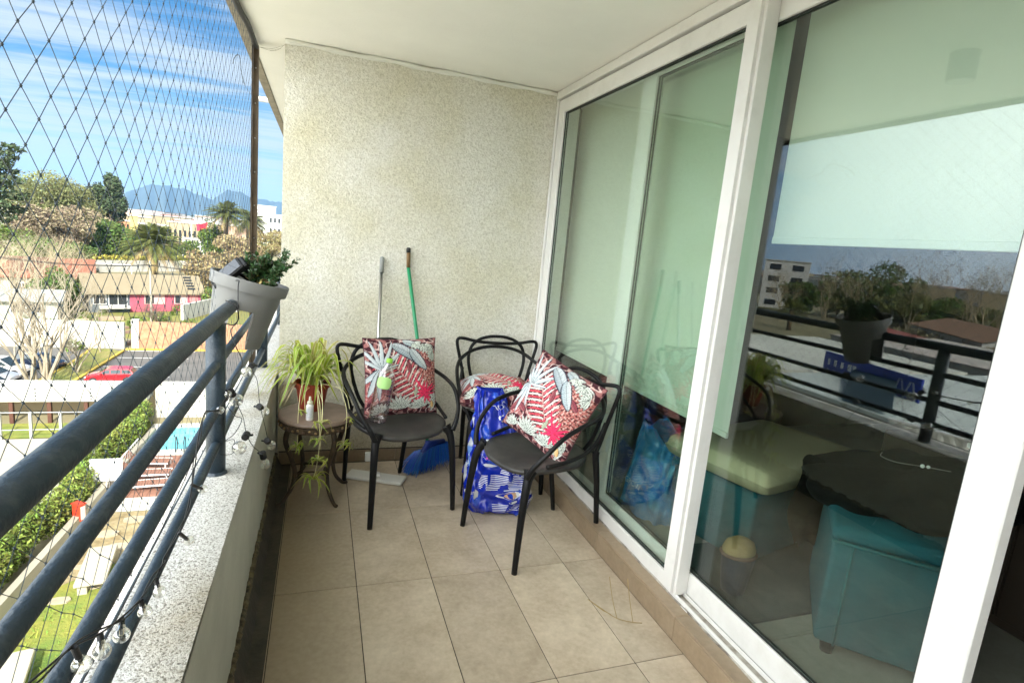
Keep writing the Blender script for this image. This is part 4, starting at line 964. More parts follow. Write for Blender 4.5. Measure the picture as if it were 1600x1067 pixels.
# slippers pair / sandy cap and dark bin
cp = thing('straw_cap', 'tan rounded cap resting on top of the dark bin inside the glass', 'cap', (1.725, .77, .272))
MB().lathe([(.062, 0), (.064, .016), (.054, .042), (.03, .058), (.0001, .062)], seg=24, sx=1.1, sy=.85).build('crown', mat('tan_cloth', (.30, .20, .09), .85, var=.2, vscale=20), cp, smooth=True)
MB().lathe([(.058, -.002), (.070, -.004), (.071, -.001), (.062, .006)], seg=24, sx=1.1, sy=.9).build('brim', mat('brown_cloth', (.10, .05, .035), .85), cp, smooth=True)
wb = thing('waste_bin', 'small dark bin standing at the edge of the rug inside the glass', 'bin', (1.725, .77, RF+.010))
MB().lathe([(.0001, 0), (.045, 0), (.065, .155), (.068, .158), (.066, .16), (.062, .154), (.042, .006), (.0001, .005)], seg=28).build('body', mat('navy_plastic', (.008, .018, .04), .5), wb, smooth=False)
# blue plastic bag inside
M_bb2 = mat('blue_bag_film', (.03, .22, .50), .3, col2=(.12, .45, .68), vscale=7, bump=.5, bscale=16, bdist=.03, coat=.3, thr=(.5, .7))
ib = thing('plastic_bag', 'crumpled blue plastic bag on the room floor behind the narrow pane', 'bag', (1.82, 1.47, RF))
mb = MB()
def ibf(u, v):
    a = 2*math.pi*u; f = .012*(math.sin(9*a+11*v)+math.sin(17*a-7*v)*.6+math.sin(23*v+5*a)*.7)
    w = lerp(.20, .17, v); d_ = lerp(.15, .07, v); e = .75
    return (1.82+d_*math.copysign(abs(math.cos(a))**e, math.cos(a))+f, 1.46+w*math.copysign(abs(math.sin(a))**e, math.sin(a))+f, RF+.005+.42*v+.03*math.sin(3*a)*v)
mb.grid(ibf, 90, 40); k0 = [ibf(i/60, 1) for i in range(60)]; mb.add([(x, y, z-.01) for x, y, z in k0], [tuple(range(60))]); mb.build('sack', M_bb2, ib, smooth=True, world=True)
V, F = text_tris('GROW', .045)
MB().add([(1.665-.004, 1.535-x, .235+y*1.0) for x, y in V], F).build('lettering', M_ink, ib, world=True)
bsk = thing('grey_bundle', 'grey woven bundle in the corner behind the farthest pane', 'bundle', (1.87, 2.05, RF))
mb = MB(); mb.grid(lambda u, v: (1.88+.16*math.sin(math.pi*v)**.6*math.cos(2*math.pi*u)*(1+.06*math.sin(9*6.28*u)), 2.06+.22*math.sin(math.pi*v)**.6*math.sin(2*math.pi*u)*(1+.06*math.sin(20*v)), .36-.245*math.cos(math.pi*v)), 50, 30)
mb.build('body', mat('grey_weave', (.06, .075, .06), .85, col2=(.12, .13, .11), vscale=14, bump=.6, bscale=40), bsk, smooth=True, world=True)
sf = tag(MB().rbox(1.66, 1.69, 1.70, 1.73, RF, .72, .003).build('floor_stick', mat('brown_wood', (.16, .09, .04), .6)), 'thin brown wooden stick upright behind the mullion of the farthest pane', 'stick')
# ================================================================== OUTDOORS
CM = cam.rotation_euler.to_matrix(); CL = Vector(cam.location)
def bearing(u, v, D):
    """world point at horizontal distance D in the direction in which the photograph shows (u,v)"""
    d = CM@Vector(((u-800)/857.767, -(v-533.5)/857.767, -1)); h = math.hypot(d.x, d.y); return CL+d*(D/h)
def bearing_m(u, v, D, XG=1.537):
    """the same for something seen mirrored in the glass door"""
    d = CM@Vector(((u-800)/857.767, -(v-533.5)/857.767, -1)); p = CL+d*((XG-CL.x)/d.x); d.x *= -1; h = math.hypot(d.x, d.y); return p+d*(D/h)
M_gnd = mat('dry_ground', (.26, .22, .13), .95, col2=(.13, .14, .05), vscale=.035, bump=.2, bscale=1, detail=10)
M_asph = mat('asphalt', (.13, .125, .115), .9, var=.3, vscale=.6, bump=.2, bscale=12)
M_grass = mat('grass', (.16, .19, .03), .95, col2=(.23, .19, .06), vscale=.45, bump=.9, bscale=9, bdist=.08, detail=10)
M_lawn = mat('lawn_green', (.10, .17, .025), .95, col2=(.26, .24, .04), vscale=.8, bump=.9, bscale=14, bdist=.06, detail=10)
M_cream = mat('cream_concrete', (.40, .37, .29), .9, var=.15, vscale=.8)
M_wht = mat('white_render', (.55, .54, .48), .85, col2=(.36, .34, .28), vscale=.6, thr=(.45, .8), detail=12); M_bounce = mat('bounce_paving', (.66, .63, .55), .85, var=.15, vscale=.5)
M_yel = mat('yellow_kerb_paint', (.50, .36, .05), .7)
M_brick = mat('orange_brick', (.34, .16, .08), .9, col2=(.46, .27, .16), vscale=3)
def flat(name, poly, z, m, k='structure', z0=None):
    return kind(MB().prism(poly, (z0 if z0 is not None else z-.03), z).build(name, m), k)
g_ = MB(); g_.box(-9000, 9000, -6000, 12000, G-3, G); kind(g_.build('ground', M_gnd), 'structure')
# our own tower below and above the balcony
twr = thing('apartment_building', 'pale rendered tower that carries the balcony, above and below it', 'building', (6, 7, G))
MB().box(-.284, 12, -16, 30, G, -.302).build('wall', M_wht, twr, world=True); MB().box(-.28, 12, -16, 30, 2.51, 9).build('wall', M_wht, twr, world=True)
flat('bounce_plaza', [(-30, -60), (-9.3, -60), (-9.3, 5.9), (-9.3, 14.9), (-30, 19.9)], G+.03, M_bounce)  # unseen pale paving, added to bounce sunlight up to the balcony ceiling
flat('forecourt', [(-9.2, -60), (-.3, -60), (-.3, 5.9), (-9.2, 5.9)], G+.035, M_bounce)  # unseen ground by the tower, laid with the same light-bouncing paving
# mountains
mt = MB(); ridge = [(-700,330),(-450,322),(-200,326),(0,330),(40,322),(110,334),(180,322),(200,300),(222,292),(242,288),(262,291),(282,294),(305,302),(330,312),(342,305),(358,297),(372,299),(390,308),(405,312),(425,314),(445,318),(520,322),(700,330),(1000,345)]
def rv(u):
    for (a, va), (b, vb) in zip(ridge, ridge[1:]):
        if a <= u <= b: t = (u-a)/(b-a); t = t*t*(3-2*t); return va+(vb-va)*t
    return 330
rows = [[], [], [], []]
for k in range(401):
    u = -700+1700*k/400; q = bearing(u, rv(u)+1.2*math.sin(u*.21)+.8*math.sin(u*.63), 5600)
    rows[0].append((q.x*.80, q.y*.80, G)); rows[1].append((q.x*.9, q.y*.9, lerp(G, q.z, .45+.10*math.sin(k*.9)+.07*math.sin(k*.37)))); rows[2].append(tuple(q)); rows[3].append((q.x*1.25, q.y*1.25, G))
vs = [p for r_ in rows for p in r_]; n = 401
mt.add(vs, [(i*n+k, i*n+k+1, (i+1)*n+k+1, (i+1)*n+k) for i in range(3) for k in range(n-1)])
kind(mt.build('mountains', mat('mountain_scrub', (.055, .075, .065), .95, var=.3, vscale=.004), smooth=True), 'structure')
# --- grounds of the block
flat('parking_lot', [(-75, 41.5), (-2, 41.5), (-2, 56.2), (-75, 56.2)], G+.02, M_asph)
flat('street', [(-75, 56.9), (-21, 56.9), (-21, 66), (-75, 66)], G+.02, M_asph)
flat('median', [(-18.0, 38.5), (-16.3, 38.5), (-16.3, 55), (-17.5, 55.8), (-18.6, 55.8), (-18.1, 50)], G+.12, M_grass)
kb2 = MB()
for a, b in (((-16.15, 38.5), (-16.15, 55.3)), ((-18.2, 50), (-18.7, 55.8)), ((-18.1, 38.5), (-18.2, 50)), ((-16.15, 55.95), (-4, 56.3))):
    A, B = Vector((*a, 0)), Vector((*b, 0)); d = (B-A).normalized(); s_ = Vector((-d.y, d.x, 0))*.11
    kb2.prism([(A+s_)[:2], (A-s_)[:2], (B-s_)[:2], (B+s_)[:2]], G, G+.16)
kind(kb2.build('kerb', M_yel), 'structure')
ln = MB()
for y in (43.2, 46.4, 49.6, 52.8, 55.6): ln.box(-15.9, -10.6, y-.06, y+.06, G+.021, G+.024)
kind(ln.build('parking_lines', M_white), 'structure')
flat('grass_yard', [(-60, 66.5), (-8, 60), (-6, 110), (-70, 112)], G+.03, M_grass)
flat('walkway', [(-30, 20), (-9.95, 15), (-9.95, 33.3), (-30, 33.3)], G+.04, M_cream)
flat('planting_strip', [(-30, 33.4), (-9, 33.4), (-9, 35.7), (-30, 35.7)], G+.08, M_lawn)
flat('lawn', [(-9.2, 6), (-3.2, 6), (-3.2, 17.2), (-6.0, 18.6), (-6.2, 20.6), (-8.9, 18.0)], G+.03, M_lawn)
flat('gravel_patch', [(-7.8, 18.7), (-6.0, 18.7), (-2, 17.3), (-2, 24.2), (-8.3, 24.2)], G+.02, mat('sand_stone', (.36, .30, .17), .95, col2=(.20, .15, .07), vscale=1.5, bump=.8, bscale=5, bdist=.1))
flat('pool_path', [(-8.4, 24.3), (-1, 24.3), (-1, 25.5), (-8.4, 25.5)], G+.05, M_wht)
M_deck = mat('red_deck', (.30, .15, .10), .8, col2=(.20, .10, .07), vscale=6)
dk = MB()
for k in range(16): dk.box(-8.6+k*.36, -8.6+k*.36+.34, 25.55, 30.2, G+.02, G+.09)
kind(dk.build('pool_deck', M_deck), 'structure')
# pool
flat('pool_surround', [(-8.9, 30.25), (-1, 30.25), (-1, 35.3), (-8.9, 35.3)], G+.07, M_wht)
po = MB(); po.box(-8.0, -4.9, 30.9, 34.5, G+.02, G+.074); wt = kind(po.build('pool_water', mat('pool_water', (.04, .42, .52), .08, col2=(.10, .55, .62), vscale=1.2, bump=.2, bscale=3)), 'structure')
cp_ = MB(); 
for b in ((-8.25,-8.0,30.65,34.75), (-4.9,-4.65,30.65,34.75), (-8.0,-4.9,30.65,30.9), (-8.0,-4.9,34.5,34.75)): cp_.box(b[0], b[1], b[2], b[3], G+.06, G+.14)
kind(cp_.build('pool_coping', M_wht), 'structure')
pl = thing('pool_ladder', 'small steel ladder with curved handrails at the near edge of the pool', 'ladder', (-6.6, 30.9, G+.1))
for x in (-6.8, -6.4): MB().tube(cat([(x, 30.6, G+.1), (x, 30.62, G+.7), (x, 30.85, G+.85), (x, 31.0, G+.6), (x, 31.0, G-.2)], 5), .03, 8).build('handrail', M_rail, pl, smooth=True, world=True)
# long white canopy with brown posts, retaining wall
cz = [bearing(100, 615, 37.5).z, bearing(100, 640, 37.5).z]
cn = thing('canopy', 'long white flat canopy on brown posts across the walkway', 'canopy', (-16, 36, G))
MB().rbox(-32, -9.4, 35.8, 37.2, cz[1], cz[0], .03).build('fascia', M_wht, cn, world=True)
for k in range(9): MB().box(-10.8-k*1.75, -10.62-k*1.75, 35.9, 36.1, G, cz[1]-.002).build('post', mat('brown_steel', (.09, .035, .02), .7), cn, world=True)
for k in range(3):
    mb = MB()
    for q in range(4): mb.box(-12.2-k*2.6, -12.12-k*2.6, 35.78, 35.799, cz[1]+.12+q*.2, cz[1]+.19+q*.2)
    mb.build('bolt_column', M_gask, cn, world=True)
tag(MB().rbox(-32, -9.2, 38.2, 38.5, G, cz[1]+.3, .01).build('retaining_wall', mat('tan_wall', (.40, .31, .18), .9, var=.2, vscale=.7)), 'tan retaining wall in the shade behind the brown posts', 'wall')
tag(MB().rbox(-9.15, -1.0, 36.6, 36.9, G, cz[0]+.05, .02).build('boundary_wall', M_wht), 'bare white boundary wall behind the swimming pool', 'wall')
gf = thing('walkway_fence', 'thin grey metal fence with tall posts beside the white walkway', 'fence', (-14, 33.3, G))
for k in range(8): MB().box(-10.2-k*1.3, -10.08-k*1.3, 33.30, 33.42, G+.04, G+1.5+(1.6 if k == 0 else 0)).build('post', mat('galvanised', (.42, .43, .42), .5, metal=.4), gf, world=True)
for z in (.5, 1.45): MB().box(-19.3, -10.0, 33.34, 33.38, G+z, G+z+.04).build('rail', MATS['galvanised'], gf, world=True)
# hedge and low wall
hd = thing('hedge', 'bright green clipped hedge beside the low white wall', 'hedge', (-9.3, 26, G))
pts = []
for k in range(26): pts.append((-9.35+.25*math.sin(k*.7)-1.1*max(0, (21-(17+k*.75))/6), 15+k*.82-26+0, .85+.12*math.sin(k*1.7), .62, .62, .85))
for p_ in pts: pass
foliage('leaves', [(p_[0]+9.3, p_[1], p_[2], p_[3], p_[4], p_[5]) for p_ in pts], 26000, .075, mat('hedge_leaf', (.13, .21, .03), .6, col2=(.24, .26, .05), vscale=.9, isl=.75, trans=.25), hd)
foliage('inner_twigs', [(p_[0]+9.3, p_[1], p_[2]-.1, .45, .5, .65) for p_ in pts], 2500, .16, mat('dark_leaf', (.03, .05, .012), .8, isl=.4), hd)
lw = tag(MB().prism([(-8.75, 14), (-8.55, 14), (-8.35, 22), (-8.25, 33), (-8.5, 33), (-8.6, 22)], G, G+.62).build('garden_wall', M_cream), 'low cream garden wall running between hedge and lawn', 'wall')
# benches
for i, (x, y, r_, l) in enumerate(((-6.75, 19.6, 8, 'pale concrete bench block on the gravel near the lawn'), (-7.05, 14.4, 12, 'pale concrete bench block at the near end of the lawn'))):
    b_ = thing('concrete_bench', l, 'bench', (x, y, G), rz=R(r_), group='concrete bench blocks in the garden')
    MB().rbox(-.42, .42, -1.15, 1.15, .38, .50, .015).build('slab', M_cream, b_); MB().rbox(-.36, -.10, -1.0, 1.0, 0, .379, .01).build('base', M_cream, b_)
# lawn tufts and stepping stones
tf = MB(); random.seed(8)
for k in range(900):
    x, y = random.uniform(-8.6, -4.6), random.uniform(12, 18); s = random.uniform(.08, .28) if (random.random() < .45 and x < -7.3) else random.uniform(.03, .08)
    a = random.uniform(0, 6.28); tf.add([(x-.02*math.cos(a), y-.02*math.sin(a), G+.03), (x+.02*math.cos(a), y+.02*math.sin(a), G+.03), (x+s*.7*math.cos(a+1.5), y+s*.7*math.sin(a+1.5), G+.03+s)], [(0, 1, 2)], (.10+.14*random.random(), .20+.10*random.random(), .03))
kind(tf.build('grass_tufts', mat('tuft', (.1, .2, .03), .8, attr=True)), 'stuff')
sm_ = MB(); random.seed(9)
for k in range(26):
    x, y = random.uniform(-7.4, -3.4), random.uniform(17.6, 23.8); w_, h_ = random.uniform(.2, .5), random.uniform(.15, .35); a = random.uniform(0, 3); n = 7
    sm_.prism([(x+w_*math.cos(6.28*i/n+a)*random.uniform(.8, 1.1), y+h_*math.sin(6.28*i/n+a)*random.uniform(.8, 1.1)) for i in range(n)], G+.021, G+.06+.04*random.random())
kind(sm_.build('stepping_stones', mat('flag_stone', (.42, .36, .25), .9, var=.3, vscale=2)), 'stuff')
# red equipment box on a post
p = bearing(124, 812, 25.3)
rb = thing('hose_box', 'red fire hose cabinet on a short post by the hedge', 'cabinet', (p.x, p.y, G)); rb.scale = (.72, .72, .8); rb.rotation_euler = (0, 0, R(-35))
MB().rbox(-.28, .28, -.16, .16, .55, 1.35, .02).build('cabinet', mat('red_enamel', (.60, .05, .02), .5), rb); MB().box(-.05, .05, -.05, .05, 0, .549).build('post', M_alu, rb)
MB().prism([(-.31, -.19), (.31, -.19), (.31, .19), (-.31, .19)], 1.351, 1.40).build('lid', MATS['red_enamel'], rb); MB().rbox(.281, .30, -.12, .12, .62, 1.28, .004).build('door', M_wht, rb)
# loungers and poolside fence
def lounger():
    t = thing('pool_lounger', '', 'sun lounger')
    mb = MB(); 
    for k in range(12): mb.box(-.32, .32, -.95+k*.11, -.95+k*.11+.09, .30, .325)
    mb.build('slats', M_deck, t)
    for s in (-1, 1): MB().box(-.36*1 if s < 0 else .325, -.325 if s < 0 else .36, -1.0, 1.0, .27, .33).build('side_rail', M_white, t)
    for a, b in ((-.34, -.9), (.34, -.9), (-.34, .8), (.34, .8)): MB().box(a-.02, a+.02, b-.02, b+.02, 0, .269).build('leg', M_white, t)
    MB().obox((0, .72, .52), (.64, .66, .03), Matrix.Rotation(R(40), 3, 'X')).build('backrest', M_deck, t)
    return t
L0 = lounger()
for i, (x, y, a, l) in enumerate(((-7.6, 28.8, 84, 'wooden slatted lounger with white rails, the one nearest the pool'), (-7.3, 27.4, 90, 'wooden slatted lounger with white rails, middle one on the red deck'), (-7.0, 26.2, 95, 'wooden slatted lounger with white rails, farthest from the pool'))):
    o = L0 if i == 0 else copy_tree(L0); o.location = (x, y, G+.09); o.rotation_euler = (0, 0, R(a)); o['label'] = l; o['group'] = 'wooden loungers on the pool deck'
pf = thing('pool_fence', 'white tubular fence with thin uprights beside the red deck', 'fence', (-8.5, 28, G))
MB().tube([(-8.3, 25.6, G+1.1), (-8.3, 30, G+1.1)], .03, 6).build('rail', M_white, pf, world=True); MB().tube([(-8.3, 25.6, G+.3), (-8.3, 30, G+.3)], .025, 6).build('rail', M_white, pf, world=True)
for k in range(15): MB().tube([(-8.3, 25.6+k*.31, G+.05), (-8.3, 25.6+k*.31, G+1.1)], .014, 5).build('upright', M_white, pf, world=True)
MB().rbox(-9.0, -7.8, 25.9, 26.0, G+.7, G+1.7, .01).build('notice_board', M_white, pf, world=True)
tag(MB().tube([(-9.4, 27.6, G), (-9.4, 27.6, G+3.0)], .06, 8).build('lamp_pole', MATS['galvanised']), 'plain grey pole standing in the hedge by the pool fence', 'pole')
# walls behind the car park
tag(MB().rbox(-75, -16.4, 56.4, 56.8, G, G+2.4, .02).build('street_wall', M_wht), 'long white street wall behind the parked cars', 'wall')
bw2 = thing('brick_wall', 'orange brick wall with a white end pier behind the car park', 'wall', (-12, 57, G))
MB().rbox(-15.3, -4, 56.7, 57.0, G, G+2.5, .01).build('brickwork', M_brick, bw2, world=True); MB().rbox(-15.9, -15.31, 56.6, 57.05, G, G+2.7, .01).build('pier', M_wht, bw2, world=True)

# ------------------------------------------------------------------ cars
M_tyre = mat('tyre', (.02, .02, .02), .8); M_rim = mat('rim_metal', (.55, .55, .55), .3, metal=.8)
M_cg = mat('car_glass', (.03, .045, .05), .08, spec=.8)
M_hl = mat('headlight', (.6, .62, .62), .1); M_tl = mat('tail_light', (.35, .01, .01), .2)
def car(name, label, col, loc, rz, L=3.9, Wd=1.66, H=1.42, est=False):
    t = thing(name, label, 'car', loc, rz=rz); t['group'] = 'cars in the car park'; t.scale = (.78, .78, .78)
    body = mat('car_paint_'+name if False else 'paint%d' % (hash(col) % 9999), col, .25, coat=.8, spec=.6)
    hl = L/2; w = Wd/2
    # lower body stations along x (front at -x): (x, z_low, z_belt, half width)
    st_ = [(-hl, .30, .52, .78), (-hl+.06, .22, .66, .90), (-hl+.35, .20, .78, .97), (-hl+.95, .20, .88, 1), (-.35, .20, .93, 1), (.5, .20, .95, 1), (hl-.55, .22, .96, .99), (hl-.12, .24, .92, .95), (hl, .32, .70, .90)]
    mb = MB(); rings = []
    for x, a, b, k in st_:
        ww = w*k; rings.append([(x, -ww*.93, a), (x, -ww, a+.14), (x, -ww*1.0, lerp(a, b, .62)), (x, -ww*.93, b), (x, -ww*.5, b+.035), (x, ww*.5, b+.035), (x, ww*.93, b), (x, ww*1.0, lerp(a, b, .62)), (x, ww, a+.14), (x, ww*.93, a)])
    vs = [p for r_ in rings for p in r_]; m_ = 10
    fs = [(i*m_+k, i*m_+(k+1) % m_, (i+1)*m_+(k+1) % m_, (i+1)*m_+k) for i in range(len(st_)-1) for k in range(m_)]+[tuple(range(m_-1, -1, -1)), tuple((len(st_)-1)*m_+k for k in range(m_))]
    mb.add(vs, fs)
    # cabin
    xr = hl-.10 if not est else hl-.06
    cab = [(-hl+.95, .90, .92, .92), (-.30, H-.05, .80, .95), (.1, H, .78, .95), (xr-.55, H-.03, .77, .95), (xr-.30, H-.10, .76, .94), (xr, .92, .88, .92)]
    vs = []; 
    for x, z, k, b in cab: vs += [(x, -w*b, .90), (x, -w*k, z), (x, w*k, z), (x, w*b, .90)]
    mb.add(vs, [(i*4+k, i*4+k+1, (i+1)*4+k+1, (i+1)*4+k) for i in range(5) for k in range(3)]+[(0, 3, 2, 1)[::-1], (20, 21, 22, 23)[::-1]])
    o = mb.build('body', body, t); smooth_by_angle(o, 38)
    def side_z(x): 
        for (x0, z0, k0, _), (x1, z1, k1, _) in zip(cab, cab[1:]):
            if x0 <= x <= x1: tt = (x-x0)/(x1-x0); return lerp(z0, z1, tt), lerp(k0, k1, tt)
        return .95, .9
    for s in (-1, 1):
        for a, b in ((-hl+1.22, -.02), (.06, .82), (.90, xr-.22)):
            if b-a < .15: continue
            N_ = 5; vs = []
            for i in range(N_+1):
                x = lerp(a, b, i/N_); zt, kt = side_z(x); zt = max(zt-.09, 1.0); tt = (zt-.90)/max(.01, side_z(x)[0]-.90); yb_, yt = w*.935, w*lerp(.95, kt, tt)
                vs += [(x, s*(yb_+.006), .985), (x, s*(yt+.012), zt)]
            MB().add(vs, [(i*2, i*2+1, i*2+3, i*2+2) for i in range(N_)]).build('side_window', M_cg, t)
    for nm, (xa, za, ka), (xb, zb, kb_) in (('windscreen', (-hl+1.0, .95, .86), (-.34, H-.07, .74)), ('rear_window', (xr-.26, H-.13, .70), (xr-.02, .98, .80))):
        off = -.014 if nm == 'windscreen' else .014
        MB().add([(xa+off, -w*ka, za+.012), (xa+off, w*ka, za+.012), (xb+off, w*kb_, zb+.012), (xb+off, -w*kb_, zb+.012)], [(0, 1, 2, 3)]).build(nm, M_cg, t)
    for x in (-hl+.70, hl-.66):
        for s in (-1, 1):
            Mr = Matrix.Rotation(R(90), 3, 'X'); c = (x, s*(w-.085), .30)
            ar = MB(); ar.lathe([(.345, -.105*s if False else -.1), (.345, .1)], (x, s*(w-.10), .31), 20, Mr); ar.build('wheel_arch', M_blk, t)
            wh = MB().lathe([(.20, -.095), (.29, -.095), (.30, -.06), (.30, .06), (.29, .095), (.20, .095)], c, 22, Mr).build('wheel', M_tyre, t, smooth=True)
            MB().lathe([(.0001, .0), (.09, .004), (.17, .012), (.198, .0)], (x, s*(w+.012), .30), 18, Matrix.Rotation(R(90*s), 3, 'X')).build('rim', M_rim, wh)
    for s in (-1, 1):
        MB().rbox(-hl+.01, -hl+.16, s*w*.70-.16, s*w*.70+.16, .56, .68, .02).build('headlight', M_hl, t); MB().rbox(hl-.12, hl+.005, s*w*.82-.08, s*w*.82+.08, .62, .88, .015).build('tail_light', M_tl, t)
        MB().rbox(-.72, -.58, s*(w+.08)-.09, s*(w+.08)+.09, .93, 1.05, .02).build('mirror', body, t)
    MB().rbox(-hl-.02, -hl+.12, -w*.80, w*.80, .28, .44, .02).build('bumper', M_black, t); MB().rbox(hl-.12, hl+.03, -w*.82, w*.82, .30, .46, .02).build('bumper', M_black, t)
    return t
car('hatchback', 'red five-door hatchback parked across the lines by the grass median', (.50, .012, .02), (-13.9, 44.9, G+.024), R(5), L=3.9)
car('parked_car', 'dark blue parked car, the last one before the grass median', (.012, .02, .045), (-19.7, 48.9, G+.024), R(165), L=4.0)
car('parked_car', 'white estate car behind the pale bare trees', (.62, .62, .60), (-21.2, 46.9, G+.024), R(172), L=4.5, H=1.62, est=True)
car('parked_car', 'silver parked car with a white roof, middle one of the left row', (.36, .38, .40), (-20.9, 44.7, G+.024), R(170), L=4.3)
car('parked_car', 'black parked car nearest to the white canopy', (.015, .015, .018), (-20.2, 42.5, G+.024), R(168), L=4.3)
car('parked_car', 'pale grey parked car at the left edge behind the black one', (.45, .46, .46), (-22.6, 43.2, G+.024), R(168), L=4.3)

# ------------------------------------------------------------------ trees and plants
M_bark = mat('pale_bark', (.38, .33, .24), .9, var=.3, vscale=3); M_bark2 = mat('grey_bark', (.17, .13, .09), .9, var=.3, vscale=3); M_trunk = mat('palm_trunk', (.12, .085, .05), .95, var=.4, vscale=3)
def bare_tree(name, label, loc, H, spread=.5, n0=5, depth=5, m=None, r0=None, up=.5, seed=1, group=None, leaves=0, lm=None, lsz=.3, fork=.0, catg='tree'):
    rs = random.Random(seed); t = thing(name, label, catg, loc, group=group); tr = MB(); tw_ = MB(); tips = []
    r0 = r0 or H*.018
    def grow(p, d, L, r, k):
        mb = tr if k >= depth-1 else tw_; P = [p]; n = 4
        for i in range(n):
            d = (d+Vector((rs.gauss(0, .13), rs.gauss(0, .13), rs.gauss(.02, .08)))).normalized(); P.append(P[-1]+d*L/n)
        mb.tube(P, [lerp(r, r*.55, i/n) for i in range(n+1)], 6 if k >= depth-1 else 3, cap=False)
        if k == 0: tips.append(P[-1]); return
        for q in range(rs.choice((2, 3, 3) if k > 1 else (3, 4))):
            i = rs.choice((2, 3, 4)); nd = (d*up+Vector(rs_dir(rs))*spread+Vector((0, 0, .25))).normalized(); grow(P[i], nd, L*rs.uniform(.58, .82), r*.5, k-1)
    def rs_dir(rs): 
        a = rs.uniform(0, 6.283); z = rs.uniform(-.6, .8); s = math.sqrt(1-z*z); return (s*math.cos(a), s*math.sin(a), z)
    for k in range(n0):
        a = 6.283*k/n0+rs.uniform(-.4, .4); lean = spread*.35*rs.uniform(.3, 1.2) if n0 > 1 else .03
        grow(Vector((rs.gauss(0, r0), rs.gauss(0, r0), fork)), Vector((math.cos(a)*lean, math.sin(a)*lean, 1)).normalized(), H*.36, r0*rs.uniform(.6, 1), depth)
    if fork: tr.tube([(0, 0, 0), (0, 0, fork*1.02)], [r0*2, r0*1.5], 8)
    tr.build('trunk', m or M_bark, t); tw_.build('crown', m or M_bark, t)
    if leaves and tips:
        T_ = np.array([tuple(q) for q in tips]); ids = np.random.randint(0, len(T_), leaves); P = T_[ids]+np.random.normal(size=(leaves, 3))*lsz*2.2
        U = rnd_dirs(leaves); V2 = np.cross(U, rnd_dirs(leaves)); quads('foliage', P, U*lsz, V2*lsz*.6, lm, t)
    return t
def leafy_tree(name, label, loc, H, rad, crown_lo, m, n=5000, size=.35, seed=1, nb=14, group=None, flat_=1., trunk=None, droop=0):
    rs = random.Random(seed); np.random.seed(seed); t = thing(name, label, 'tree', loc, group=group); bl_ = []
    cz_ = (crown_lo+H)/2; hz2 = (H-crown_lo)/2
    for k in range(nb):
        a = rs.uniform(0, 6.283); z = rs.uniform(-1, 1); rr = rad*math.sqrt(max(.05, 1-z*z*.8))*rs.uniform(.35, .85); s = rs.uniform(.26, .48)
        bl_.append((rr*math.cos(a), rr*math.sin(a), cz_+z*hz2*.75, rad*s, rad*s, hz2*s*flat_*1.1))
    foliage('crown', bl_, n, size, m, t, droop)
    tk = MB(); tk.tube([(0, 0, 0), (rs.gauss(0, .1), 0, crown_lo), (0, 0, cz_)], [H*.03, H*.022, H*.01], 7)
    for b in bl_[::2]: tk.tube([(0, 0, crown_lo*.9), ((b[0])*.5, b[1]*.5, (crown_lo+b[2])/2), b[:3]], [H*.012, H*.008, H*.003], 5, cap=False)
    tk.build('trunk', trunk or M_bark2, t); return t
def palm(name, label, loc, Ht, Lf, n=46, seed=1, group=None, trunk_r=.45, lm=None):
    rs = random.Random(seed); t = thing(name, label, 'palm', loc, group=group)
    MB().lathe([(trunk_r*1.25, 0), (trunk_r, Ht*.15), (trunk_r*.9, Ht*.85), (trunk_r*1.5, Ht*.97), (trunk_r*.8, Ht)], seg=12).build('trunk', M_trunk, t, smooth=True)
    mb = MB(); dead = MB()
    for k in range(n):
        a = rs.uniform(0, 6.283); e = rs.uniform(-.65, 1.35); d = Vector((math.cos(a), math.sin(a), 0)); L = Lf*rs.uniform(.8, 1.1); P = []
        for i in range(9):
            q = i/8; P.append(Vector((0, 0, Ht))+d*(L*math.cos(e)*q*(1-.10*q)+.2)+Vector((0, 0, L*math.sin(e)*q-L*.42*q*q*(1.1 if e > .3 else .8))))
        M_ = dead if e < -.45 else mb
        M_.tube(P, [.05*(1-i/9)+.01 for i in range(9)], 3, cap=False)
        sd2 = Vector((-d.y, d.x, 0))
        for i in range(1, 9):
            for h in (0, .2, .4, .6, .8):
                q = (i-1+h)/8; c = P[i-1].lerp(P[i], h); w_ = Lf*.13*math.sin(math.pi*min(1, q*.9+.12))+.05; tg = (P[i]-P[i-1]).normalized()
                for s in (-1, 1):
                    tip = c+sd2*s*w_+tg*w_*.7+Vector((0, 0, -w_*.35+rs.gauss(0, .03))); b_ = tg*Lf*.0085
                    M_.add([c-b_, c+b_, tip], [(0, 1, 2)])
    mb.build('fronds', lm or M_palm, t)
    if dead.n: dead.build('dead_fronds', mat('dead_frond', (.26, .19, .08), .9, isl=.3), t)
    return t
M_palm = mat('palm_leaf', (.13, .145, .035), .6, isl=.5, trans=.2)
M_g1 = mat('green_leaf', (.10, .155, .03), .7, isl=.6, trans=.2); M_g2 = mat('dark_conifer', (.06, .085, .035), .8, isl=.55); M_g3 = mat('olive_leaf', (.24, .25, .10), .8, isl=.5, trans=.3)
M_tan = mat('tan_leaf', (.30, .23, .12), .85, isl=.5, trans=.2); M_g4 = mat('bright_bush', (.12, .17, .025), .7, isl=.6, trans=.2)
def gl(u, D): p = bearing(u, 400, D); return (p.x, p.y, G)
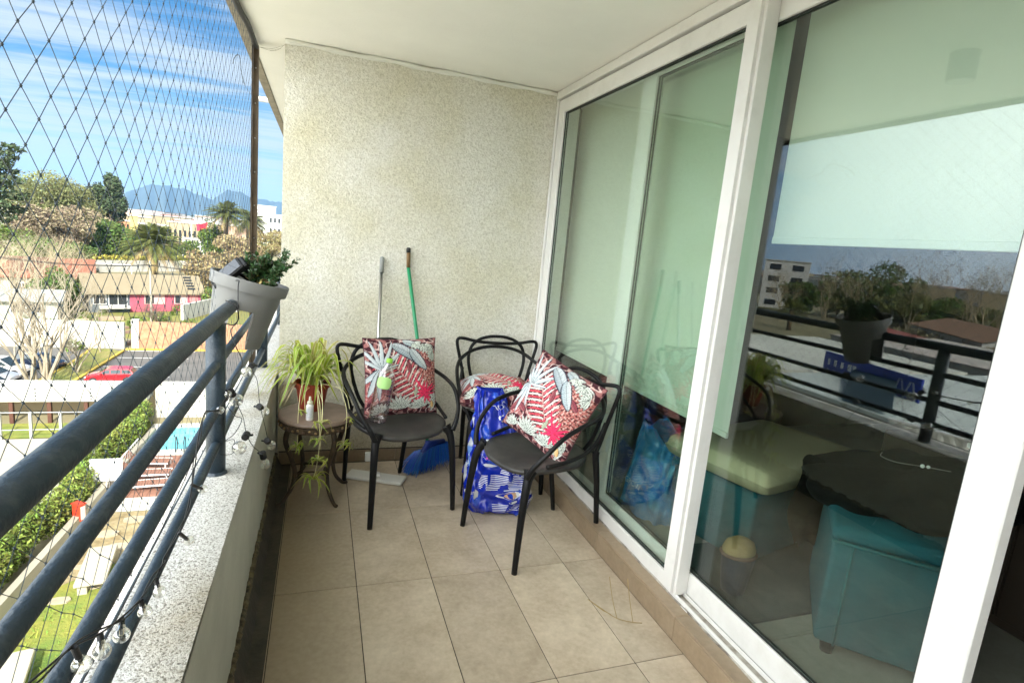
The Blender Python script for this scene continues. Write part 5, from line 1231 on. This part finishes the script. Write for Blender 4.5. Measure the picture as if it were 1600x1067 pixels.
# pale bare trees in the median
bare_tree('bare_tree', 'tall pale leafless tree in the median, the left of the two close ones', (-18.0, 43.6, G), 10.0, .55, 6, 4, seed=3, up=1.1, r0=.13)
bare_tree('bare_tree', 'tall pale leafless tree in the median beside the dark blue car', (-17.4, 43.4, G), 10.0, .5, 6, 4, seed=8, up=1.1, r0=.13)
bare_tree('bare_tree', 'small spreading leafless tree in front of the red hatchback', (-16.9, 47.5, G), 4.8, .8, 5, 4, seed=5, up=.8, r0=.08, m=MATS['pale_bark'])
bare_tree('bare_tree', 'thin leafless sapling by the street wall behind the median', (-17.6, 54.5, G), 6.0, .55, 3, 4, seed=6, up=1.0, r0=.06)
bare_tree('bare_bush', 'dense brown leafless bush in front of the pink house wall', gl(240, 71)[:2]+(G,), 4.2, 1.1, 9, 4, seed=9, up=.35, r0=.07, m=M_bark2, catg='bush')
bare_tree('bare_bush', 'second brown leafless bush over the orange brick wall', gl(262, 64)[:2]+(G,), 3.2, 1.1, 8, 4, seed=10, up=.35, r0=.06, m=M_bark2, catg='bush')
for i, (u, D, H, l) in enumerate(((18, 84, 9.5, 'tan leafless tree in front of the tiled roof, leftmost'), (48, 90, 10.5, 'tan leafless tree in front of the big willow'), (75, 86, 9.5, 'tan leafless tree left of the round dark bush'), (-25, 78, 10, 'tan leafless tree at the very left below the monkey puzzle tree'), (100, 96, 9, 'tan leafless tree just right of the round dark bush'))):
    bare_tree('bare_tree', l, gl(u, D), H, .7, 5, 5 if i < 2 else 4, seed=20+i, up=.9, r0=.12, m=mat('tan_bark', (.40, .335, .22), .9))
leafy_tree('willow', 'huge pale olive willow towering left of the dark conifer', gl(80, 172), 18.5, 9, 4, M_g3, 20000, .30, seed=31, nb=34, droop=.6)
leafy_tree('willow', 'smaller pale olive willow touching the dark conifer', gl(125, 178), 16.5, 8, 4, M_g3, 15000, .30, seed=32, nb=28, droop=.6)
leafy_tree('tree', 'grey-brown twiggy tree low in front of the willows', gl(95, 150), 12, 8, 3, mat('grey_twigs', (.24, .19, .12), .9, isl=.5), 11000, .3, seed=33, nb=20)
leafy_tree('conifer', 'dark rounded conifer leaning over the pale willow', gl(179, 175), 20.5, 4.0, 9, M_g2, 5500, .45, seed=34, nb=16)
leafy_tree('round_tree', 'broad bright green tree left of the near fan of palm fronds', gl(164, 158), 9.0, 8.2, 1.5, M_g1, 11000, .45, seed=35, nb=22)
leafy_tree('round_bush', 'round dark green bush by the left tiled-roof house', gl(88, 80), 4.8, 2.3, .4, M_g1, 5000, .16, seed=36, nb=14)
leafy_tree('bush', 'yellow-green bush between round bush and grey house', gl(118, 84), 4.0, 2.2, .3, M_g4, 3000, .18, seed=37, nb=10)
leafy_tree('bush', 'orange-brown dry bush beside the end of the corrugated roof', gl(318, 112), 6.5, 4.2, .5, M_tan, 5000, .28, seed=38, nb=14)
leafy_tree('bush', 'low olive shrub below the orange-brown bush', gl(345, 84), 3.5, 2.6, .2, M_g4, 2500, .2, seed=39, nb=9)
leafy_tree('tree', 'brown autumn tree under the far pair of palms', gl(362, 150), 8.5, 7, 1, M_tan, 6000, .4, seed=40, nb=16)
leafy_tree('tree', 'olive tree left of the far palm pair behind the flag', gl(333, 165), 11, 4, 2, M_g4, 3500, .4, seed=41, nb=12)
for i, (u, D, H, rd, m_, l) in enumerate(((52, 118, 6.5, 4.5, M_g1, 'green tree between the tan leafless trees and the tiled roof'), (12, 125, 8, 5, M_g4, 'yellow-green tree low at the left edge under the dark conifer'), (118, 128, 5.5, 4.5, M_g1, 'low green tree just left of the broad bright tree'), (290, 172, 5.5, 5, M_g4, 'small yellow-green tree before the long beige warehouse'), (205, 185, 6.5, 4.5, M_g1, 'green tree at the foot of the yellow slab wall'))):
    leafy_tree('tree', l, gl(u, D), H, rd, .6, m_, 3500, .28, seed=90+i, nb=12)
palm('date_palm', 'big near date palm with wide arching fronds behind the corrugated roof', gl(241, 123), 6.8, 7.0, 130, seed=3, trunk_r=.62)
palm('date_palm', 'tall far date palm rising above the skyline left of the net post', gl(353, 158), 13.5, 6.2, 115, seed=4, trunk_r=.6)
palm('date_palm', 'far date palm half hidden behind the brown net post', gl(388, 166), 12.5, 6.6, 110, seed=5, trunk_r=.6)
palm('fan_palm', 'small bushy palm behind the grey house at its left', gl(133, 98), 2.4, 3.0, 40, seed=6, trunk_r=.3, lm=mat('yellow_palm', (.20, .22, .05), .7, isl=.4))
# monkey puzzle at the left edge
t = thing('monkey_puzzle', 'dark layered conifer cut off by the left edge of the view', 'tree', gl(-14, 88)); MB().tube([(0, 0, 0), (0, 0, 18.5)], [.35, .08], 8).build('trunk', M_bark2, t)
foliage('crown', [(math.cos(k*2.4)*(1.2+1.9*((k % 5)/5)), math.sin(k*2.4)*(1.2+1.9*((k % 5)/5)), 10.2+k*.33, 1.5, 1.5, .55) for k in range(26)], 6000, .26, M_g2, t)
p = bearing(421, 157, 5.2); nl = thing('outdoor_lamp', 'small white lamp bar under the slab edge beyond the net post', 'lamp', tuple(p))
MB().rbox(-.10, .075, -.03, .03, -.014, .014, .006).build('housing', M_white, nl); MB().box(-.09, .065, -.022, .022, -.018, -.0142).build('diffuser', mat('lamp_lens', (.6, .6, .55), .3), nl)
# hedge with yellow flowers and white sports-ground wall
a, b = bearing(95, 420, 130), bearing(345, 425, 150)
w1 = MB(); d = (b-a).normalized(); s_ = Vector((-d.y, d.x, 0)); A, B = Vector((a.x, a.y, 0)), Vector((b.x, b.y, 0))
w1.prism([(A+s_*.2)[:2], (A-s_*.2)[:2], (B-s_*.2)[:2], (B+s_*.2)[:2]], G, G+2.3)
tag(w1.build('field_wall', M_wht), 'long low white wall across the field behind the houses', 'wall')
t = thing('flower_hedge', 'yellow flowering hedge along the top of the long white field wall', 'hedge', (A.x, A.y, G)); foliage('leaves', [(d.x*k*2.2+s_.x*1.6, d.y*k*2.2+s_.y*1.6, 2.2, 1.4, 1.4, 1.0) for k in range(int((B-A).length/2.2))], 6000, .3, mat('yellow_flower', (.42, .33, .04), .8, col2=(.12, .15, .03), vscale=.6, isl=.4), t)
# goal frame
p = gl(168, 122); t = thing('goal_frame', 'thin white goal frame standing before the white field wall', 'goal', p)
for a_, b_ in (((-3.6, 0, 0), (-3.6, 0, 2.6)), ((3.6, 0, 0), (3.6, 0, 2.6)), ((-3.6, 0, 2.6), (3.6, 0, 2.6))): MB().tube([a_, b_], .08, 5).build('bar', M_white, t)

# utility poles and wires along the street
up_ = []
for k, (x, y) in enumerate(((-30.5, 66.8), (-17.2, 68.2), (-4.0, 69.6))):
    t = thing('utility_pole', ('concrete utility pole at the left end of the street wires', 'concrete utility pole in front of the long house', 'concrete utility pole at the right end of the street wires')[k], 'pole', (x, y, G))
    MB().tube([(0, 0, 0), (0, 0, 7.2)], [.13, .09], 8).build('pole', M_cream, t); MB().box(-.05, .05, -.7, .7, 6.6, 6.72).build('crossarm', M_bark2, t); up_.append((x, y))
for k in range(3):
    mb = MB()
    for (x0, y0), (x1, y1) in zip(up_, up_[1:]): mb.tube([(lerp(x0, x1, i/10), lerp(y0, y1, i/10)-.6+.6*k, G+6.75-1.6*(i/10)*(1-i/10)) for i in range(11)], .018, 4, cap=False)
    tag(mb.build('overhead_wire', M_blk), 'thin dark overhead wire sagging between the concrete utility poles', 'wire', 'overhead street wires')
# ------------------------------------------------------------------ houses
M_winf = mat('window_dark', (.03, .035, .04), .2)
def house(name, label, loc, rz, Wd, Dp, He, Hr, wall, roof, wins=(), group=None, over=.5, hip=False, catg='house'):
    t = thing(name, label, catg, loc, rz=rz, group=group)
    w, d_ = Wd/2, Dp/2
    wl = MB().box(-w, w, -d_, d_, 0, He).add([(-w, -d_, He), (-w, d_, He), (-w, 0, Hr-.15), (w, -d_, He), (w, d_, He), (w, 0, Hr-.15)], [(0, 2, 1), (3, 4, 5)]).build('wall', wall, t)
    rf = MB(); e = over; sl_ = (Hr-He)/d_ if d_ else 0
    for s in (-1, 1):
        rf.add([(-w-e, s*(d_+e), He-sl_*e+.02), (w+e, s*(d_+e), He-sl_*e+.02), (w+e, 0, Hr+.02), (-w-e, 0, Hr+.02), (-w-e, s*(d_+e), He-sl_*e-.10), (w+e, s*(d_+e), He-sl_*e-.10), (w+e, 0, Hr-.1), (-w-e, 0, Hr-.1)],
               [(0, 1, 2, 3), (7, 6, 5, 4), (0, 4, 5, 1), (1, 5, 6, 2), (3, 7, 4, 0)])
    rf.build('roof', roof, t)
    for (x, z, ww, hh) in wins:
        f = MB().rbox(x-ww/2, x+ww/2, -d_-.06, -d_+.0, z, z+hh, .01).build('window', M_white, t)
        MB().box(x-ww/2+.07, x-.03, -d_-.075, -d_-.0605, z+.07, z+hh-.07).box(x+.03, x+ww/2-.07, -d_-.075, -d_-.0605, z+.07, z+hh-.07).build('pane', M_winf, f)
    return t
def corr(name, col, col2, sc=3., rot=0):
    m = bpy.data.materials.new(name); m.use_nodes = True; T = m.node_tree; P = T.nodes['Principled BSDF']; P.inputs['Roughness'].default_value = .75
    co = N('ShaderNodeTexCoord', T); w = N('ShaderNodeTexWave', T); w.inputs['Scale'].default_value = sc; w.bands_direction = 'X'; w.inputs['Distortion'].default_value = 0
    n = N('ShaderNodeTexNoise', T); n.inputs['Scale'].default_value = .8; n.inputs['Detail'].default_value = 8
    T.links.new(co.outputs['Object'], w.inputs[0]); T.links.new(co.outputs['Object'], n.inputs[0])
    x = N('ShaderNodeMix', T, data_type='RGBA'); x.inputs['A'].default_value = (*col, 1); x.inputs['B'].default_value = (*col2, 1)
    T.links.new(mth('MULTIPLY', mth('ADD', w.outputs[1], n.outputs[0], T=T), .5, T=T), x.inputs['Factor']); T.links.new(x.outputs['Result'], P.inputs['Base Color'])
    b = N('ShaderNodeBump', T); b.inputs['Strength'].default_value = .8; b.inputs['Distance'].default_value = .06; T.links.new(w.outputs[1], b.inputs['Height']); T.links.new(b.outputs[0], P.inputs['Normal']); return m
M_cr = corr('corrugated_tan', (.36, .30, .19), (.22, .18, .11)); M_tile = corr('clay_tile', (.38, .16, .09), (.26, .10, .06), 4)
M_grey = mat('blue_grey_wall', (.10, .125, .14), .85); M_pink = mat('pink_wall', (.46, .10, .15), .85, var=.25, vscale=.8)
p0, p1 = Vector((-25.9, 76.0, 0)), Vector((-15.7, 80.8, 0)); c = (p0+p1)/2; dd = p1-p0; ang = math.atan2(dd.y, dd.x)
hm = house('long_house', 'low house with long tan corrugated roof, grey wall left and pink wall right', (c.x+1.5*-math.sin(ang)+0, c.y+3, G), ang, dd.length+.5, 6.0, 2.7, 4.4, M_grey, M_cr, wins=[(-4.9, 1.0, 1.3, 1.2), (-3.1, .9, 1.9, 1.4)], over=.6)
MB().rbox(-1.9, 5.95, -3.08, -3.001, .05, 2.62, .01).build('pink_front', M_pink, hm)
for x, ww in ((.1, 2.2), (3.0, 1.5)): 
    f = MB().rbox(x-ww/2+.6, x+ww/2+.6, -3.14, -3.081, 1.0, 2.2, .01).build('window', mat('rose_frame', (.62, .40, .38), .8), hm); MB().box(x-ww/2+.7, x-.1+.6, -3.16, -3.141, 1.1, 2.1).build('pane', M_winf, f)
MB().rbox(4.6, 5.6, -3.12, -3.081, .05, 2.2, .01).build('door', mat('rose_door', (.58, .22, .22), .8), hm)
MB().rbox(-5.0, -2.0, -3.9, -3.0, .55, .85, .02).build('sill_slab', M_wht, hm)
rp = MB()
for k in range(5): rp.obox((4.9+.0*k, -.55-.55*k, 4.4-(.55+.55*k)*.567+.10), (.9, .25, .06), Matrix.Rotation(R(29.5), 3, 'X'))
rp.build('roof_ladder', M_winf, hm)
shd = house('lean_to', 'small tin lean-to at the right end of the pink house', (-12.7, 83.0, G), ang, 3.4, 4, 1.9, 2.7, M_wht, mat('rusty_tin', (.40, .34, .3), .7, col2=(.4, .1, .07), vscale=.9), over=.3, catg='shed')
tag(MB().prism([(-15.4, 73), (-15.1, 73), (-13.2, 80), (-13.5, 80)], G, G+1.9).build('picket_fence', M_wht), 'white board fence at the right end of the pink house', 'fence')
p = gl(20, 96)
house('tiled_house', 'pale house with red clay tile roof at the left edge', p, R(18), 16, 8, 3.2, 5.2, M_wht, M_tile, wins=[(4.5, 1, 1.5, 1.2), (1, 1, 1.5, 1.2)])
p = gl(5, 78)
house('grey_shed', 'pale grey corrugated shed in front of the red tiled roof', p, R(14), 9, 6, 2.4, 3.1, mat('pale_green_tin', (.42, .45, .40), .7), corr('grey_tin', (.42, .44, .42), (.30, .32, .30)), wins=[(2, 1, 2.5, 1)], catg='shed')
# low rubble and shrubs around the house
sh = MB(); random.seed(14)
for k in range(46):
    u = random.uniform(60, 330); D = random.uniform(60, 76); p = bearing(u, 480, D); sh.obox((p.x, p.y, G+.15), (random.uniform(.4, 2.4), random.uniform(.2, .6), random.uniform(.2, .55)), Matrix.Rotation(random.uniform(0, 3), 3, 'Z'))
kind(sh.build('rubble', mat('rubble', (.36, .26, .17), .9, isl=.5)), 'stuff')
np.random.seed(5); P = []
for k in range(60):
    u = random.uniform(40, 350); D = random.uniform(59, 112); q = bearing(u, 480, D); s = random.uniform(.3, 1.0); P.append((q.x, q.y, G+s*.5, s, s, s*.7))
o_ = foliage('scrub', P, 9000, .15, M_g4, None); kind(o_, 'stuff')
# ------------------------------------------------------------------ mid and far city
def block(name, label, u0, u1, v0, D, dep, wall, wins=None, group=None, roofc=None, mirror=False, floors=1, catg='building', vb=None, wr=None):
    f_ = bearing_m if mirror else bearing
    a, b = f_(u0, v0, D), f_(u1, v0, D); A, B = Vector((a.x, a.y, 0)), Vector((b.x, b.y, 0)); H = (a.z+b.z)/2-G; d = (B-A); L = d.length; ang = math.atan2(d.y, d.x); c = (A+B)/2
    fa = Vector((c.x-CL.x, c.y-CL.y, 0)).normalized(); nrm = Vector((-d.y, d.x, 0)).normalized(); 
    if nrm.dot(fa) < 0: ang += math.pi; nrm = -nrm
    t = thing(name, label, catg, tuple((c+nrm*dep/2)[:2])+(G,), rz=ang, group=group)
    MB().box(-L/2, L/2, -dep/2, dep/2, 0, H).build('wall', wall, t)
    MB().rbox(-L/2-.25, L/2+.25, -dep/2-.25, dep/2+.25, H+.002, H+.35, .05).build('roof', roofc or M_wht, t)
    if wins:
        nx_, nz_ = wins
        for i in range(nx_):
            for j in range(nz_):
                x = -L/2+L*(i+.5)/nx_; z = H*(j+.5)/nz_; ww, hh = L/nx_*.5, H/nz_*.45
                MB().box(x-ww/2, x+ww/2, -dep/2-.08, -dep/2+.02, z-hh/2, z+hh/2).build('window', wr or M_winf, t)
    return t
M_bg1 = mat('beige_block', (.44, .36, .22), .85, var=.2, vscale=.1); M_or = mat('orange_block', (.44, .22, .12), .85); M_yb = mat('yellow_block', (.50, .42, .16), .85); M_wb = mat('white_block', (.62, .62, .60), .8)
block('building', 'pink-orange building with small windows beside the dark conifer', 182, 203, 346, 215, 10, M_or, (3, 3))
block('building', 'tall yellow slab wall behind the near palm', 203, 215, 338, 212, 9, M_yb)
block('building', 'beige building with a wide dark porch behind the near palm', 215, 262, 352, 225, 12, M_bg1, (5, 1))
block('warehouse', 'long beige warehouse left of the flag', 262, 330, 350, 240, 18, M_bg1, (9, 1))
block('building', 'low white building with many windows below the flag', 285, 332, 376, 200, 12, M_wb, (7, 3))
block('white_tower', 'white block with a row of windows to the right of the net post', 420, 446, 337, 231, 14, M_wb, (4, 4))
block('white_tower', 'taller blank white block to the right of the net post', 402, 431, 323, 238, 14, M_wb)
leafy_tree('round_tree', 'yellowish round tree below the white blocks', gl(424, 190), 9.5, 6.5, 2, mat('straw_leaf', (.36, .30, .14), .8, isl=.4, trans=.3), 5000, .4, seed=77, nb=16)
p = bearing(325, 345, 205)
fp = thing('flagpole', 'white flagpole with a red flag blowing to the left', 'flagpole', (p.x, p.y, G)); MB().tube([(0, 0, 0), (0, 0, p.z-G)], [.16, .10], 8).build('pole', M_white, fp)
MB().grid(lambda u, v: (-.1-3.2*u, .35*math.sin(u*7), p.z-G-.6-2.3*v-.9*u+.15*math.sin(9*u)), 14, 5).build('flag', mat('flag_red', (.62, .02, .05), .8), fp)
p2 = bearing(299, 350, 190); tag(MB().tube([(p2.x, p2.y, G), (p2.x, p2.y, p2.z)], .14, 6).build('lamp_pole', M_white), 'plain thin white pole standing left of the flag', 'pole')
# scattered low city up to the mountains
random.seed(33); cols = [M_wb, M_bg1, mat('pale_block', (.50, .47, .40), .85), mat('salmon_block', (.45, .30, .22), .85), M_wb]
protoH = []
for k in range(5):
    t = thing('distant_building', '', 'building'); w_, d_, h_ = random.uniform(14, 46), random.uniform(10, 24), random.uniform(5, 10)
    MB().box(-w_/2, w_/2, -d_/2, d_/2, 0, h_).build('wall', cols[k], t); MB().rbox(-w_/2-.4, w_/2+.4, -d_/2-.4, d_/2+.4, h_+.01, h_+.6, .1).build('roof', [M_wb, corr('far_roof', (.5, .5, .48), (.36, .36, .35), 1), M_tile, M_wb, MATS['rusty_tin']][k], t)
    protoH.append(t)
used_ = set()
for k in range(84):
    u = random.uniform(-60, 450); D = random.uniform(270, 1500)*(1 if k % 3 else 1.5); p = bearing(u, 330, D); q = k % 5
    if q in used_: o = copy_tree(protoH[q])
    else: o = protoH[q]; used_.add(q)
    o.location = (p.x, p.y, G); o.rotation_euler = (0, 0, random.uniform(0, 3)); s = 1+D/2200; o.scale = (s, s, s*.85)
    o['label'] = ('small white flat-roofed', 'small beige tin-roofed', 'small pale tile-roofed', 'small salmon white-roofed', 'small white rusty-roofed')[q]+' building among many on the plain before the mountains'; o['group'] = 'distant buildings on the plain'
np.random.seed(12); P = []
for k in range(240):
    u = random.uniform(-120, 450); D = random.uniform(185, 1900)**1.0; q = bearing(u, 330, D); s = random.uniform(2.5, 5)*(1+D/1400); P.append((q.x, q.y, G+s*.8, s, s, s*.9))
kind(foliage('far_woodland', P, 26000, 1.0, mat('far_leaf', (.09, .105, .045), .9, isl=.6), None), 'stuff')
# ================================================================== THE SIDE SEEN IN THE GLASS
def glm(u, D): p = bearing_m(u, 480, D); return (p.x, p.y, G)
M_troof = mat('pale_zinc', (.64, .70, .66), .5, col2=(.50, .55, .52), vscale=.3)
block('school_block', 'white three-storey block behind bare trees, seen mirrored in the wide pane', 1196, 1268, 409, 200, 14, M_wb, (2, 4), mirror=True)
for i, (u, D, H, l) in enumerate(((1222, 150, 14, 'leafless tree crossing the front of the white mirrored block'), (1290, 165, 17.5, 'tall leafless plane tree right of the white mirrored block'), (1330, 170, 17, 'leafless plane tree left of the round green mirrored trees'), (1424, 178, 20.5, 'tallest leafless tree in the middle of the mirrored park'), (1448, 186, 17, 'leafless tree just right of the tallest one in the mirrored park'), (1515, 170, 18, 'spreading leafless tree near the right side of the mirrored view'), (1545, 165, 20, 'big leafless tree at the right end of the mirrored view'), (1580, 172, 21, 'leafless tree hidden partly by the white door stile'))):
    bare_tree('plane_tree', l, glm(u, D), H, .62, 4, 5, seed=50+i, up=1.0, r0=.22, m=MATS['tan_bark'], leaves=300, lm=M_tan, lsz=.22, group='leafless plane trees in the park')
for i, (u, D, H, r_, m_, l) in enumerate(((1352, 195, 15, 11, M_g1, 'broad green tree mass behind the mirrored plant pot'), (1385, 200, 16.5, 10, M_g1, 'round green tree crown in the middle of the mirrored park'), (1310, 190, 9, 7, M_g3, 'olive tree between mirrored block and plane trees'), (1462, 190, 9.5, 8, M_g1, 'dark green tree behind the tallest mirrored trees'), (1500, 200, 8.5, 8, M_g3, 'dark green tree low behind the spreading plane trees'), (1556, 195, 7.5, 8, M_g3, 'olive bush mass at the right end of the mirrored park'), (1250, 180, 9, 7, M_g1, 'green tree under the mirrored white block'), (1412, 182, 9.5, 7, M_g3, 'olive tree before the tall leafless pair'))):
    leafy_tree('park_tree', l, glm(u, D), H, r_, 1.5, m_, 4200, .5, seed=60+i, nb=16)
palm('date_palm', 'palm with bushy fronds at the left of the mirrored park', glm(1238, 130), 4.5, 4.5, 60, seed=9, trunk_r=.5)
flat('playing_field', [(-260, 60), (-110, 60), (-120, 112), (-260, 150)], G+.05, mat('brown_scrub', (.28, .22, .12), .95, col2=(.15, .14, .06), vscale=.3, bump=.5, bscale=1))
np.random.seed(15); P = []
for k in range(70):
    u = random.uniform(1395, 1600); D = random.uniform(95, 160); q = bearing_m(u, 500, D); s = random.uniform(1.2, 2.6); P.append((q.x, q.y, G+s*.6, s, s, s*.8))
kind(foliage('brush', P, 12000, .35, mat('brush', (.27, .23, .14), .9, isl=.6), None), 'stuff')
# parked cars row as small individual cars (far): reuse one simple car
cars_ = car('parked_car', 'small far car in the mirrored street row', (.60, .60, .58), (0, 0, 0), 0)
for k in range(26):
    q = bearing_m(1372+k*8.6, 489+k*.55, 152); o = cars_ if k == 0 else copy_tree(cars_)
    o.location = (q.x+random.gauss(0, .5), q.y+random.gauss(0, .5), G+.05); o.rotation_euler = (0, 0, R(75+random.gauss(0, 6))); o['group'] = 'small parked cars in the far mirrored street'
    o['label'] = 'small pale parked car in the far row under the mirrored park trees'
house('red_roof_hall', 'long low hall with a thin red roof edge in the mirrored view', glm(1412, 112)[:2]+(G,), R(118), 22, 8, 3.2, 4.2, M_wb, mat('pale_red_roof', (.42, .12, .09), .8), over=.4, catg='hall')
house('brown_roof_hall', 'brown roofed hall at the right of the mirrored view', glm(1548, 140), R(125), 30, 14, 3.5, 5.5, M_wb, mat('brown_roof', (.30, .17, .10), .85), catg='hall')
# zinc roofed market hall close below, banner, corrugated fence
def hall(name, label, x0, x1, y0, y1, z, slope, roof, wall, catg='hall'):
    t = thing(name, label, catg, ((x0+x1)/2, (y0+y1)/2, G))
    MB().box(x0+.2, x1-.2, y0+.2, y1-.2, G, z-.01).build('wall', wall, t, world=True)
    MB().add([(x0, y0, z), (x1, y0, z), (x1, y1, z+slope), (x0, y1, z+slope), (x0, y0, z-.25), (x1, y0, z-.25), (x1, y1, z+slope-.25), (x0, y1, z+slope-.25)], [(0, 1, 2, 3), (7, 6, 5, 4), (0, 4, 5, 1), (1, 5, 6, 2), (2, 6, 7, 3), (3, 7, 4, 0)]).build('roof', roof, t, world=True)
    return t
h1 = hall('market_hall', 'wide flat pale zinc roofed hall next to the blue banner', -62, -31, 16, 34, -7.2, .25, M_troof, M_wht)
h2 = hall('shop_row', 'cream flat-roofed shop row left of the blue banner', -62, -35, 37, 56, -7.4, .3, mat('cream_roof', (.74, .74, .66), .8, col2=(.52, .54, .48), vscale=.25), M_wht)
h3 = hall('shop_row', 'far pinkish tin-roofed hall behind the zinc roof', -86, -64, 34, 56, -6.9, .3, mat('pink_tin', (.46, .36, .31), .7, col2=(.50, .49, .45), vscale=.3), M_wht)
h4 = hall('shop_row', 'low corrugated annex nearest the tower below the banner', -30, -24, 20, 44, -8.6, .25, corr('white_tin', (.72, .72, .66), (.5, .5, .46), 2), M_wht, 'annex')
bn_ = thing('shop_banner', 'long royal blue shop banner with white lettering on the hall roof edge', 'banner', (-47, 36, -7.4))
a, b = bearing_m(1292, 548, 55), bearing_m(1448, 572, 47); a2, b2 = bearing_m(1292, 592, 55), bearing_m(1448, 600, 47)
A, B = Vector((a.x, a.y, 0)), Vector((b.x, b.y, 0)); d = (B-A).normalized(); nn_ = Vector((d.y, -d.x, 0)); nn_ = nn_ if nn_.dot(Vector((1, -1, 0))) > 0 else -nn_
zt, zb_ = a.z, a2.z; L = (B-A).length
mb = MB(); q = nn_*.08; mb.prism([(A+q)[:2], (A-q)[:2], (B-q)[:2], (B+q)[:2]], zb_, zt); mb.build('panel', mat('royal_blue', (.012, .045, .36), .5), bn_, world=True)
mb = MB(); random.seed(3)
def bl_rect(s0, s1, z0, z1):
    c0, c1 = A+d*s0+nn_*.083, A+d*s1+nn_*.083; mb.add([(c0.x, c0.y, z0), (c1.x, c1.y, z0), (c1.x, c1.y, z1), (c0.x, c0.y, z1)], [(0, 1, 2, 3)])
H_ = zt-zb_
for r_ in range(2):
    s = L*.05
    while s < L*.40: w_ = random.uniform(.25, .5); bl_rect(s, s+w_, zb_+H_*(.2+.36*r_), zb_+H_*(.42+.36*r_)); s += w_+random.choice((.12, .12, .5))
for s in (L*.78, L*.88):
    for k in range(2):
        for g in (-1, 1):
            c0 = A+d*(s+.45)+nn_*.083; c1 = A+d*(s+.45+g*.6)+nn_*.083; zq = zb_+H_*.15
            mb.add([(c0.x, c0.y, zq+H_*.7), (c0.x+d.x*.2*g, c0.y+d.y*.2*g, zq+H_*.7), (c1.x+d.x*.2*g, c1.y+d.y*.2*g, zq), (c1.x, c1.y, zq)], [(0, 1, 2, 3)])
mb.build('lettering', M_white, bn_, world=True)
ms = thing('mesh_roof', 'blue-grey sloping shade roof crossed by diamond mesh below the banner', 'shade roof', (-38, 28, -8))
qs = [bearing_m(1332, 578, 52), bearing_m(1402, 590, 50), bearing_m(1394, 640, 40), bearing_m(1316, 622, 42)]
vv = [(p.x, p.y, p.z) for p in qs]+[(p.x, p.y, p.z-.15) for p in qs]
MB().add(vv, [(0, 1, 2, 3), (7, 6, 5, 4), (0, 4, 5, 1), (1, 5, 6, 2), (2, 6, 7, 3), (3, 7, 4, 0)]).build('sheet', mat('blue_tarp', (.07, .17, .26), .6, var=.2, vscale=.5), ms, world=True)
mb = MB(); Q4 = [Vector(v)+Vector((0, 0, .05)) for v in vv[:4]]
for k in range(-14, 15):
    for sg in (0, 1):
        ps = []
        for i in range(2):
            u0 = k/14 if not sg else k/14
        a_, b_ = max(0, k/14), min(1, 1+k/14)
        p0 = (a_, a_-k/14) if not sg else (a_, 1-(a_-k/14)); p1 = (b_, b_-k/14) if not sg else (b_, 1-(b_-k/14))
        if b_-a_ < .02: continue
        W3 = [Q4[0].lerp(Q4[1], u).lerp(Q4[3].lerp(Q4[2], u), v) for u, v in (p0, p1)]; mb.tube(W3, .05, 4, cap=False)
mb.build('lattice', mat('lattice_dark', (.03, .07, .10), .6), ms, world=True)
cf = thing('corrugated_fence', 'white ribbed metal fence standing nearest the tower in the mirrored view', 'fence', (-30, 21, G))
a, b = bearing_m(1388, 655, 37), bearing_m(1540, 692, 36); a2 = bearing_m(1388, 690, 37)
A, B = Vector((a.x, a.y, 0)), Vector((b.x, b.y, 0)); d = (B-A).normalized(); n_ = Vector((-d.y, d.x, 0)); L = (B-A).length; rows = []; m_ = int(L/.14)
for k in range(m_+1): pz = A+d*(k*.14)+n_*(.06 if (k//2) % 2 else -.06); rows.append(pz)
mb = MB(); mb.add([(p.x, p.y, G) for p in rows]+[(p.x, p.y, a.z) for p in rows], [(i, i+1, m_+2+i, m_+1+i) for i in range(m_)]); mb.build('sheet', mat('ribbed_white', (.78, .78, .72), .6), cf, world=True)
MB().prism([(A+n_*.1)[:2], (A-n_*.1)[:2], (B-n_*.1)[:2], (B+n_*.1)[:2]], a.z+.001, a.z+.10).build('cap_rail', M_white, cf, world=True)
# mid-city beyond the mirrored park
for k in range(30):
    u = random.uniform(1180, 1640); D = random.uniform(260, 900); p = bearing_m(u, 440, D); o = copy_tree(protoH[k % 5]); o.location = (p.x, p.y, G); o.rotation_euler = (0, 0, random.uniform(0, 3)); s = 1+D/2500; o.scale = (s, s, s*.9); o['label'] = ('white flat-roofed', 'beige tin-roofed', 'pale tile-roofed', 'salmon white-roofed', 'white rusty-roofed')[k % 5]+' small building beyond the park mirrored in the glass'; o['group'] = 'distant buildings mirrored in the glass'

# ------------------------------------------------------------------ the air
hz = MB().box(-6500, 6500, -4000, 8500, G-4, 420).build('haze', bpy.data.materials.new('haze_air')); kind(hz, 'stuff')
m = hz.data.materials[0]; m.use_nodes = True; T = m.node_tree; T.nodes.clear(); o_ = N('ShaderNodeOutputMaterial', T); pv = N('ShaderNodeVolumePrincipled', T)
pv.inputs['Color'].default_value = (.30, .60, 1, 1); pv.inputs['Density'].default_value = .00011; pv.inputs['Anisotropy'].default_value = .1; T.links.new(pv.outputs[0], o_.inputs['Volume'])
